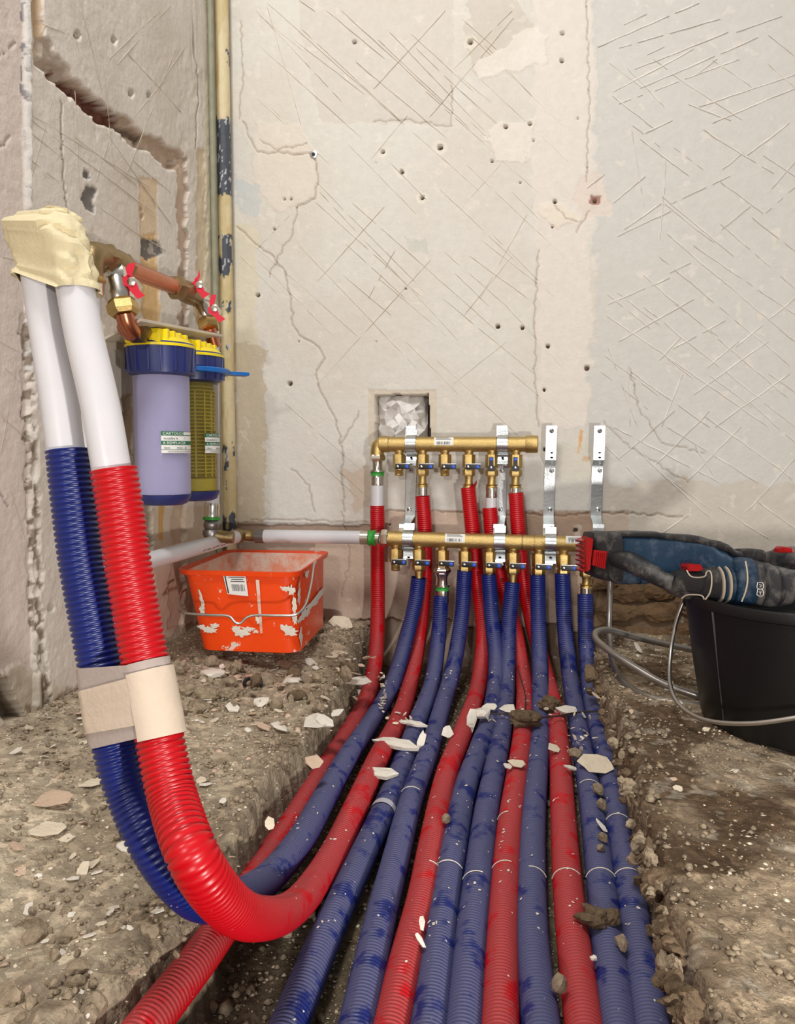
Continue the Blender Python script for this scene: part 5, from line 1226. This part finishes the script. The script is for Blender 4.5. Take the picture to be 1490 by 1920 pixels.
tl_('blue_collar', 'toolblue', [(1362, 1050, 1131, .027), (1366, 1046, 1133, .029), (1384, 1043, 1134, .029), (1399, 1044, 1134, .029)], 2.6, do=-.006)
tl_('gear_housing', 'toolgrey', [(1398, 1047, 1133, .028), (1401, 1046, 1136, .030), (1426, 1052, 1138, .030), (1450, 1060, 1136, .029), (1486, 1068, 1130, .027), (1530, 1072, 1124, .025), (1580, 1076, 1120, .023)], 2.4, do=-.004)
for a in (1412, 1440, 1468): tl_('housing_band', 'toolblack', [(a, 1047 + (a - 1400) * .32, 1136 - (a - 1400) * .04, .0305), (a + 2, 1046 + (a - 1400) * .32, 1137 - (a - 1400) * .04, .0315), (a + 6, 1047 + (a - 1400) * .32, 1137 - (a - 1400) * .04, .0315), (a + 8, 1048 + (a - 1400) * .32, 1136 - (a - 1400) * .04, .0305)], 2.4, do=-.004)
tl_('chuck', 'toolblack', [(1580, 1080, 1116, .020), (1600, 1076, 1120, .022), (1640, 1078, 1118, .022), (1660, 1088, 1108, .012)], 2.2)
tl_('mode_knob', 'toolblack', [(1381, 1034, 1050, .010), (1385, 1029, 1052, .016), (1404, 1028, 1052, .017), (1424, 1030, 1053, .015), (1428, 1036, 1053, .010)], 3)
tl_('side_clamp', 'toolgrey', [(1440, 1044, 1062, .010, .02), (1446, 1034, 1068, .020, .02), (1468, 1027, 1072, .024, .02), (1500, 1024, 1076, .026, .02), (1540, 1024, 1080, .024, .02)], 3)
tl_('depth_stop', 'toolred', [(1455, 1028, 1036, .006), (1462, 1024, 1036, .010), (1476, 1026, 1036, .010), (1482, 1030, 1036, .006)], 4)
plate('red_switch', 'toolred', [(1288, 1063), (1292, 1058), (1314, 1059), (1318, 1068), (1308, 1071), (1291, 1071)], -.032, .030)
def trim(pts, r=.0009, m='beige', nm='trim_line', do=-.0405):
    return MB().tube(resample([atD(a, b, TD(a) + do) for a, b in pts], .003), r, 6).build(nm, M[m], tool, smooth=60)
trim([(1287, 1069), (1292, 1078), (1298, 1082), (1322, 1080), (1324, 1072), (1331, 1071), (1334, 1090), (1330, 1112), (1322, 1124)], do=-.0385)
trim([(1320, 1124), (1317, 1118), (1296, 1115), (1284, 1117), (1278, 1122)], do=-.0365)
trim([(1397, 1052), (1400, 1068), (1401, 1090), (1397, 1110), (1390, 1128)], do=-.034)
for j, yy in enumerate((1092, 1105)):
    trim([(1420, yy), (1430, yy + 1), (1430, yy + 12), (1419, yy + 11), (1420, yy)], .0003, 'label', 'mode_symbol', -.036)
trim([(1423, 1096), (1427, 1096), (1427, 1099), (1424, 1101)], .0003, 'label', 'mode_symbol', -.0365)
trim([(1422, 1110), (1428, 1110)], .0003, 'label', 'mode_symbol', -.0365); trim([(1425, 1110), (1425, 1115)], .0003, 'label', 'mode_symbol', -.0365)
# ================================================================== RUBBLE
def flake_mesh(name, seed, m, th=.16, n=9):
    r = np.random.default_rng(seed); a = np.sort(r.uniform(0, 2 * pi, n)) ; a = (np.arange(n) + r.uniform(-.3, .3, n)) * 2 * pi / n
    rad = r.uniform(.6, 1.0, n); top = [(rad[i] * math.cos(a[i]), rad[i] * math.sin(a[i]), th * (.5 + r.uniform(-.25, .25))) for i in range(n)]
    inn = [(x * .78, y * .78, th * .62 + r.uniform(-.05, .05)) for x, y, z in top]; bot = [(x * .9 + .03, y * .9, -th * .5 + r.uniform(-.1, .1) * th) for x, y, z in top]
    V = inn + top + bot + [(0, 0, th * (.6 + r.uniform(-.3, .3)))]; c = 3 * n
    Fs = [(c, i, (i + 1) % n) for i in range(n)] + [(i, n + i, n + (i + 1) % n, (i + 1) % n) for i in range(n)] + [(n + i, 2 * n + i, 2 * n + (i + 1) % n, n + (i + 1) % n) for i in range(n)] + [tuple(2 * n + i for i in range(n))[::-1]]
    me = bpy.data.meshes.new(name); me.from_pydata(V, [], Fs); me.update(); me.materials.append(m); return me
FK = {m: [flake_mesh('plaster_flake', s + h_ * 20, M[m], random.choice([.10, .16, .24]), random.choice([6, 7, 9, 11])) for s in range(7)] for h_, m in enumerate(('plaster', 'plasterw', 'pink'))}
RK = {m: [rock_mesh('mortar_lump', 1, 1, .8, 200 + s + h_ * 20, M[m], 2, .34) for s in range(7)] for h_, m in enumerate(('mortar', 'mortard'))}
RK3 = {m: [rock_mesh('mortar_lump', 1, 1, .8, 300 + s + h_ * 20, M[m], 3, .50, 0.0, .35) for s in range(3)] for h_, m in enumerate(('mortar', 'mortard'))}
CHUNK = [rock_mesh('plaster_chunk', 1, 1, .6, 400 + s, M['plasterw'], 2, .3) for s in range(4)]
def put(name, me, p, sc, rot, label, cat, group=None):
    o = bpy.data.objects.new(name, me); COL.objects.link(o); o.location = tuple(map(float, p)); o.scale = sc; o.rotation_euler = rot
    return tag(o, label, cat, group)
def on_pipes(px, py, h): return sheet(px, py, .065, .14, ZB + RC + h)
def size(px, p): t_ = (p - CAM) @ fwd; return px / F * t_ / 2
# single pieces one can point to: (kind, x, y, width px, height px, tilt, label)
NOTE = [
 ('w', 742, 1394, 92, 26, (.15, .05, -.25), 'longest white plaster shard, lying across the second red conduit from the left'),
 ('w', 712, 1449, 62, 26, (.2, .1, .1), 'pointed white plaster shard on the red conduit, just below the longest shard'),
 ('c', 1118, 1434, 72, 44, (.25, 0, .1), 'large squarish cream plaster slab bridging the two rightmost blue conduits'),
 ('c', 968, 1432, 40, 22, (.2, .1, 0), 'cream oval plaster flake on the middle red conduit'),
 ('c', 1038, 1403, 28, 20, (.3, .2, .5), 'small triangular cream flake between a blue and a red conduit'),
 ('w', 1064, 1332, 48, 16, (.5, .1, .4), 'pale wedge of plaster tipped up beside the dark wire on the conduits'),
 ('w', 774, 1356, 54, 14, (.1, .1, -.1), 'narrow cream flake on the conduits above the longest white shard'),
 ('W', 900, 1338, 42, 34, (0, 0, .5), 'white plaster chunk resting on the blue conduits beside the torn-top red one'),
 ('w', 918, 1326, 40, 16, (.3, 0, .2), 'white flake leaning on the plaster chunk over the blue conduits'),
 ('w', 952, 1328, 32, 18, (.5, 0, -.5), 'pale flake on the middle blue conduit right of the plaster chunk'),
 ('w', 882, 1350, 20, 44, (1.2, .2, .2), 'thin upright plaster splinter left of the plaster chunk'),
 ('m', 984, 1348, 60, 34, (0, 0, .3), 'brown crumbly mortar lump caught on the dark wire, largest near the middle conduits'),
 ('m', 1030, 1320, 36, 32, (0, .4, .3), 'brown mortar lump between a red and a blue conduit above the dark wire'),
 ('M', 1078, 1412, 30, 24, (0, 0, .6), 'smooth grey brown stone left of the large cream slab'),
 ('m', 1112, 1718, 54, 38, (0, 0, .1), 'porous brown mortar lump lying on the second blue conduit from the right'),
 ('m', 1146, 1720, 34, 30, (0, 0, .9), 'brown mortar lump touching the porous lump on its right'),
 ('M', 1166, 1767, 26, 34, (0, 0, 0), 'egg shaped brown lump wedged between the two rightmost conduits'),
 ('M', 1048, 1845, 32, 38, (0, 0, .5), 'brown stone wedged at the bottom between a blue and a red conduit'),
 ('W', 1113, 1797, 16, 24, (0, 0, .5), 'small white chip on the right side of the last red conduit'),
 ('M', 836, 1535, 18, 20, (0, 0, .5), 'small tan stone beside the torn-top red conduit'),
 ('w', 620, 1449, 18, 30, (.4, 0, .2), 'white flake between the leftmost red and the raised blue conduit'),
 ('w', 606, 1520, 14, 12, (.1, 0, .2), 'tiny white flake on top of the raised blue conduit'),
 ('w', 790, 1730, 12, 26, (.4, 0, .2), 'slim pale chip beside the torn-top red conduit near the bottom'),
 ('w', 786, 1762, 12, 26, (.6, 0, .9), 'slim pale chip just below another one beside the torn-top red conduit'),
 ('M', 1122, 1480, 24, 28, (0, 0, .2), 'brown stone in the gap below the large cream slab'),
 ('M', 1128, 1508, 16, 26, (0, 0, .7), 'brown stone second below the large cream slab'),
 ('M', 1130, 1570, 18, 22, (0, 0, .7), 'tan stone in the gap between the two rightmost conduits, halfway down'),
 ('w', 1127, 1548, 12, 26, (.6, 0, .9), 'pale chip standing in the gap between the two rightmost conduits'),
 ('M', 1126, 1590, 14, 18, (0, 0, 1.7), 'small tan stone lowest in the upper gap of the two rightmost conduits'),
 ('w', 950, 1436, 20, 12, (.4, .3, .4), 'pale sliver touching the cream oval flake'),
 ('w', 838, 1372, 24, 20, (.9, .2, .4), 'pale sliver standing between a blue and the torn-top red conduit'),
 ('w', 790, 1388, 14, 30, (1.0, .3, .1), 'thin shard standing to the right of the longest white shard'),
 ('w', 1158, 1335, 20, 8, (.1, .3, .1), 'flat pale flake on the rightmost blue conduit near the wire end'),
 ('w', 1070, 1440, 30, 10, (.2, .3, .3), 'pale splinter at the left edge of the large cream slab'),
]
for k, x, y, w, h, rot, lab in NOTE:
    q = on_pipes(x, y, .004 if k in 'wc' else size(h, on_pipes(x, y, 0)) * .6); sx = size(w, q) * (1.18 if k in 'wc' else 1.0); sy = size(h, q) * (1.6 if k in 'wc' else 1.0)
    if k in 'wc': put('plaster_flake', FK['plasterw' if k == 'w' else 'plaster'][len(lab) % 7], q, (sx, sy, max(sx, .005) * .75), rot, lab, 'plaster shard')
    elif k == 'W': put('plaster_chunk', CHUNK[len(lab) % 4], q, (sx, sx * .8, sy), rot, lab, 'plaster chunk')
    else: put('mortar_lump', (RK3['mortard'] if k == 'm' else RK['mortar'])[len(lab) % 3], q, (sx, (sx + sy) / 2, sy * 1.15), rot, lab, 'mortar lump')
NG = [
 ('W', 670, 1306, 42, 28, (0, 0, .2), 'rounded white plaster chunk on the left trench edge beside the leftmost red conduit'),
 ('w', 672, 1279, 56, 20, (.1, 0, .1), 'flat white shard on the left trench edge above the rounded chunk'),
 ('p', 586, 1440, 44, 34, (.6, 0, .6), 'pinkish plaster flake leaning at the left trench edge'),
 ('c', 506, 1558, 24, 34, (.7, 0, .3), 'cream flake leaning on the left trench wall below the pinkish one'),
 ('p', 532, 1246, 40, 20, (.1, .1, .4), 'pinkish plaster flake in front of the orange tray'),
 ('w', 582, 1245, 30, 22, (.3, .1, .9), 'rounded white flake right of the pinkish flake by the orange tray'),
 ('c', 628, 1230, 66, 16, (.1, .0, .1), 'long cream flake on the rubble right of the orange tray'),
 ('c', 640, 1180, 60, 36, (.9, .1, .5), 'large cream flake leaning on the wall base right of the orange tray'),
 ('c', 645, 1260, 34, 24, (.2, .1, .5), 'cream flake above the flat white shard at the left trench edge'),
 ('W', 400, 1266, 60, 22, (0, 0, -.5), 'long whitish plaster chunk in the rubble below the orange tray'),
 ('W', 548, 1278, 36, 16, (0, 0, .1), 'small white chunk on the ground between tray and trench'),
 ('m', 350, 1300, 44, 40, (0, 0, .1), 'big brown mortar clod right of the tape band'),
 ('m', 384, 1308, 50, 36, (0, 0, .9), 'brown mortar clod below the orange tray, right of the biggest'),
 ('m', 425, 1305, 40, 28, (0, 0, 1.9), 'knobbly brown clod third from the tape band'),
 ('m', 370, 1330, 46, 30, (0, 0, 2.9), 'brown clod lowest of those right of the tape band'),
 ('m', 330, 1262, 36, 44, (0, 0, .9), 'brown clod touching the raised red conduit above the tape band'),
 ('w', 590, 1355, 56, 30, (.1, 0, .4), 'pale worn plaster flake embedded in the ground before the trench'),
 ('p', 100, 1500, 90, 40, (.02, .02, .4), 'broad cream flake set in the left ground, uppermost of the large cluster'),
 ('c', 92, 1560, 76, 44, (.03, .02, 1.4), 'broad cream flake lowest of the cluster in the left ground'),
 ('c', 178, 1470, 50, 30, (.03, .02, 2.4), 'cream flake right of the cluster in the left ground'),
 ('w', 137, 1652, 20, 18, (.1, .02, 2.4), 'small squarish white chip alone on the left ground'),
 ('w', 386, 1474, 22, 18, (.1, .02, 2.4), 'white rounded chip on the ground right of the raised conduits'),
 ('w', 418, 1506, 22, 12, (.1, .02, .4), 'white flat chip right below the rounded one beside the raised conduits'),
 ('w', 85, 1770, 24, 8, (.1, .02, .8), 'thin white splinter low on the left ground'),
 ('W', 166, 1908, 12, 18, (.1, .02, .8), 'white chip at the bottom edge of the left ground'),
 ('w', 1223, 1622, 18, 36, (1.0, .1, .4), 'pale chip standing upright against the right trench wall'),
 ('w', 1184, 1560, 16, 34, (1.0, .1, .9), 'white chip above the upright one along the right trench wall'),
 ('w', 1165, 1290, 10, 8, (.1, .1, .9), 'small white triangle on the ground below the hairpin tube'),
 ('w', 1196, 1225, 26, 30, (.8, .1, .9), 'pale flake leaning behind the hairpin tube'),
]
for k, x, y, w, h, rot, lab in NG:
    q = on_ground(x, y); sx = size(w, q); dz = (y - 850) / F; sy = size(h, q) / (max(.35, dz) if k in 'wcp' else 1)
    if rot[0] > .5: sy = size(h, q)
    sy = min(sy, sx * 1.6) if rot[0] <= .5 else sy
    if k in 'wcp': put('plaster_flake', FK[{'w': 'plasterw', 'c': 'plaster', 'p': 'pink'}[k]][len(lab) % 7], q + [0, 0, .002 + (sy * .5 if rot[0] > .5 else 0)], (sx, sy, min(sx, sy) * .4), rot, lab, 'plaster shard')
    elif k == 'W': put('plaster_chunk', CHUNK[len(lab) % 4], q + [0, 0, sy * .4], (sx, sx * .8, sy * 1.2), rot, lab, 'plaster chunk')
    else: put('mortar_lump', RK3['mortar'][len(lab) % 3], q + [0, 0, sy * .3], (sx, sx, sy), rot, lab, 'mortar lump')
def scatter(n, poly, kinds, s0, s1, name, label, cat, group, sink=.3, pipes=False, trench=False):
    xs = [p[0] for p in poly]; ys = [p[1] for p in poly]; k = 0
    while k < n:
        x = random.uniform(min(xs), max(xs)); y = random.uniform(min(ys), max(ys))
        if not inpoly(np.array([x]), np.array([y]), poly)[0]: continue
        s = s0 * (s1 / s0) ** (random.random() ** 1.7)
        p = on_ground(x, y, s * sink) if not trench else atZ(x, y, TR + s * .5)
        if p[1] > -.006 - s: continue
        me = random.choice(kinds)
        if me.name.startswith('plaster_flake'): sc = (s, s * random.uniform(.5, 1), s * random.uniform(.4, .9)); rot = (random.gauss(0, .28), random.gauss(0, .28), random.uniform(0, 6.3))
        else: sc = (s * random.uniform(.8, 1.2), s * random.uniform(.8, 1.2), s * random.uniform(.6, 1)); rot = (random.uniform(0, 6), random.uniform(0, 6), random.uniform(0, 6))
        cw = {'plaster_flake': 'cream', 'white_plaster_flake': 'white', 'pinkish_plaster_flake': 'pinkish', 'crumbled_mortar': 'tan', 'dark_crumbled_mortar': 'dark brown'}[me.materials[0].name]
        zw = 'tiny' if s < s0 * 1.35 else ('small' if s < s0 * 2.2 else 'larger')
        kw = 'plaster flake' if me.name.startswith('plaster_flake') else 'mortar lump'
        put(kw.replace(' ', '_'), me, p, sc, rot, '%s %s %s %s' % (zw, cw, kw, label), 'plaster shard' if 'flake' in kw else 'mortar lump', '%s %s %ss %s' % (zw, cw, kw, label)); k += 1
FP = FK['plaster'] + FK['plasterw'] + FK['pink']
A_HEAP = [(310, 1235), (640, 1225), (690, 1215), (600, 1330), (430, 1335), (330, 1340)]
A_LEFT = [(0, 1400), (150, 1350), (330, 1330), (600, 1350), (560, 1440), (420, 1650), (330, 1780), (180, 1900), (0, 1900)]
A_RT = [(1120, 1240), (1140, 1320), (1165, 1400), (1185, 1480), (1205, 1560), (1235, 1660), (1262, 1760), (1290, 1850), (1320, 1920), (1270, 1920), (1245, 1850), (1225, 1760), (1200, 1660), (1178, 1560), (1160, 1480), (1150, 1400), (1120, 1330)]
def sc_(n, poly, kinds, s0, s1, lab, sink=.3, trench=False): scatter(n, poly, kinds, s0, s1, '', lab, '', '', sink, trench=trench)
sc_(75, A_HEAP, RK['mortar'] + RK['mortard'][:3], .0035, .014, 'in the rubble heap around the tray')
sc_(70, [(310, 1235), (610, 1225), (700, 1180), (690, 1290), (600, 1370), (330, 1360)], FP, .005, .016, 'in the rubble around the tray')
sc_(75, A_LEFT, FP, .0035, .010, 'on the ground left of the trench', .15)
sc_(30, [(20, 1340), (90, 1330), (320, 1290), (330, 1350), (160, 1400), (20, 1440)], FP, .005, .014, 'along the foot of the left wall')
sc_(35, [(0, 1720), (120, 1690), (300, 1700), (360, 1730), (330, 1790), (200, 1900), (0, 1920)], RK['mortar'], .003, .010, 'in the lower left corner', .1)
sc_(85, A_RT, RK3['mortar'] + RK3['mortard'] + RK['mortard'][:3], .0035, .0095, 'along the right side of the trench', .35)
sc_(35, [(1130, 1200), (1290, 1200), (1330, 1400), (1400, 1440), (1250, 1500), (1190, 1400)], FP, .003, .008, 'on the damp ground before the bucket', .15)
sc_(40, [(700, 1230), (1100, 1230), (1150, 1330), (640, 1340)], RK['mortard'] + RK['mortar'][:2], .005, .014, 'at the wall end of the trench', .3)
sc_(30, [(700, 1200), (1100, 1200), (1150, 1330), (640, 1340)], FK['pink'] + FK['plaster'][:3], .006, .016, 'at the wall end of the trench', .5)
sc_(50, [(600, 1400), (1150, 1400), (1260, 1900), (300, 1900)], RK['mortard'], .003, .010, 'on the trench bottom', .3, trench=True)
# chips strewn on the conduits
for k in range(230):
    key = random.choice(['r1', 'r3', 'r4', 'r5', 'b2', 'b3', 'b4', 'b5', 'b6', 'b7', 'b8', 'rl', 'bl', 'b6', 'b5', 'r4', 'r5']); Q = PATHS[key]
    x, y = proj(Q[:, 0], Q[:, 1], Q[:, 2]); ok = np.where((y > 1270) & (y < 1900) & (Q[:, 2] < .05))[0]
    if key in ('rl', 'bl'): ok = np.where((y > 1290) & (y < 1600) & (Q[:, 2] < .0) & (x > 560))[0]
    yy = 1270 + 500 * random.random() ** 1.8; i = ok[np.argmin(abs(y[ok] - yy))]; T = Q[min(i + 1, len(Q) - 1)] - Q[i - 1]; T /= np.linalg.norm(T)
    sd = np.cross(T, [0, 0, 1]); sd /= np.linalg.norm(sd); upn = np.cross(sd, T); a = random.uniform(-.9, .9); n_ = math.cos(a) * upn + math.sin(a) * sd
    s = random.uniform(.0009, .0028); 
    R_ = Matrix((tuple(T), tuple(np.cross(n_, T)), tuple(n_))).transposed() @ Matrix.Rotation(random.uniform(0, 6), 3, 'Z')
    put('plaster_chip', random.choice(FK['plasterw']), Q[i] + n_ * (RC + .0002), (s, s * random.uniform(.3, .8), s * .6), R_.to_euler(), 'tiny white plaster chip strewn on the dusty conduits', 'plaster shard', 'chips strewn on the conduits')
for cx_, cy_, rx_, ry_, n_, lab in [(716, 1300, 9, 42, 26, 'in the leaf-like pile beside the second red conduit'), (752, 1345, 22, 14, 9, 'around the narrow cream flake on the conduits'), (1000, 1335, 55, 16, 16, 'caught around the dark wire'), (1096, 1380, 30, 26, 12, 'on the two rightmost conduits above the large slab'), (900, 1350, 30, 16, 8, 'around the white plaster chunk'), (1080, 1340, 60, 8, 8, 'along the dark wire to the right')]:
    for k in range(n_):
        q = on_pipes(cx_ + random.gauss(0, .5) * rx_, cy_ + random.gauss(0, .5) * ry_, random.uniform(.000, .005)); s = random.uniform(.003, .0075)
        put('plaster_chip', random.choice(FK['plasterw'] + FK['plaster']), q, (s, s * random.uniform(.3, .7), s * .6), (random.gauss(0, .5), random.gauss(0, .5), random.uniform(0, 6)), 'small pale plaster chip ' + lab, 'plaster shard', 'chips ' + lab)
# fine grit: nobody could count it
def grit(name, n, m, s0, s1, label, cat, seed, flat, cond):
    r = np.random.default_rng(seed); P = []
    x = r.uniform(XL + .004, .50, n); y = -1.0 + .995 * r.random(n) ; h, ins = groundH(x, y); k = cond(x, y, ins); x, y, h = x[k], y[k], h[k]; n = len(x)
    s = s0 * (s1 / s0) ** (r.random(n) ** 2)
    base = np.array([(1, 0, 0), (.2, .9, 0), (-.8, .5, 0), (-.6, -.7, 0), (.5, -.8, 0), (0, 0, flat), (0, 0, -flat)])
    B = base[None] * (1 + r.uniform(-.3, .3, (n, 7, 1))) * s[:, None, None]
    a = r.uniform(0, 6.3, n); b = r.normal(0, .35, n); ca, sa, cb, sb = np.cos(a), np.sin(a), np.cos(b), np.sin(b)
    X1 = B[..., 0] * ca[:, None] - B[..., 1] * sa[:, None]; Y1 = B[..., 0] * sa[:, None] + B[..., 1] * ca[:, None]; Z1 = B[..., 2]
    Y2 = Y1 * cb[:, None] - Z1 * sb[:, None]; Z2 = Y1 * sb[:, None] + Z1 * cb[:, None]
    V = np.stack([X1 + x[:, None], Y2 + y[:, None], Z2 + (h + s * flat * .5)[:, None]], -1).reshape(-1, 3)
    T = np.array([(5, 0, 1), (5, 1, 2), (5, 2, 3), (5, 3, 4), (5, 4, 0), (6, 1, 0), (6, 2, 1), (6, 3, 2), (6, 4, 3), (6, 0, 4)])
    Fq = (T[None] + (np.arange(n) * 7)[:, None, None]).reshape(-1, 3)
    o = place(name, mesh_np(name, V, Fq, m, False)); return tag(o, label, cat, kind='stuff')
grit('plaster_grit', 15000, M['plaster'], .0006, .0030, 'fine pale plaster grit scattered over all the ground', 'grit', 5, .25, lambda x, y, i: fbm(x * 14, y * 14, 120) + .25 * (x < -.1) - .08 * (x > .1) + .15 * np.random.default_rng(1).random(len(x)) > .55)
grit('plaster_crumbs', 1500, M['pink'], .002, .0062, 'loose pale plaster crumbs too many to count, on ground and heap', 'grit', 15, .22, lambda x, y, i: (x < .1) & (fbm(x * 11, y * 11, 125) + .3 * np.exp(-(((x + .40) / .2) ** 2 + ((y + .10) / .14) ** 2)) > .52))
grit('mortar_crumbs', 5200, M['mortar'], .002, .0065, 'loose brown mortar crumbs too many to count, by trench and heap', 'grit', 16, .8, lambda x, y, i: (np.exp(-(i / .03) ** 2) + np.exp(-(((x + .40) / .2) ** 2 + ((y + .10) / .12) ** 2)) + .5 * (i > .01) + .25 * ((y < -.85) & (x < -.2))) * fbm(x * 30, y * 30, 126) > .33)
grit('mortar_grit', 14000, M['mortar'], .0008, .0042, 'fine brown mortar crumbs scattered over ground and trench', 'grit', 6, .7, lambda x, y, i: fbm(x * 18, y * 18, 121) + .3 * (i > -.02) > .45)
# thin dark wire across the conduits and a twig
pts = [on_pipes(918, 1338, .004), on_pipes(960, 1340, .007), on_pipes(1010, 1345, .008), on_pipes(1050, 1342, .006), on_pipes(1080, 1336, .004), on_pipes(1120, 1334, .003), on_pipes(1160, 1333, .003)]
t = MB().tube(resample(pts, .006), .0012, 6).build('dark_wire', M['darkwire'], smooth=60); tag(t, 'thin dark rusty wire lying across the conduits at the trench mouth', 'wire')
pts = [on_pipes(968, 1242, .004), on_pipes(975, 1268, .006), on_pipes(984, 1300, .006), on_pipes(984, 1334, .006)]
t = MB().tube(resample(pts, .006), .0008, 6).build('dark_twig', M['darkwire'], smooth=60); tag(t, 'thin dark twig lying down the red conduit above the wire', 'twig')
q = on_ground(474, 1290); mb = MB(); mb.tube([q + np.array([.012 * math.cos(a), -.010 * math.sin(a), .008 + .003 * math.sin(a * 2)]) for a in np.linspace(2.4, 6.0, 14)], .0028, 8)
t = mb.build('rubber_offcut', M['black'], smooth=60); tag(t, 'curved black rubber offcut lying in the rubble below the orange tray', 'offcut')
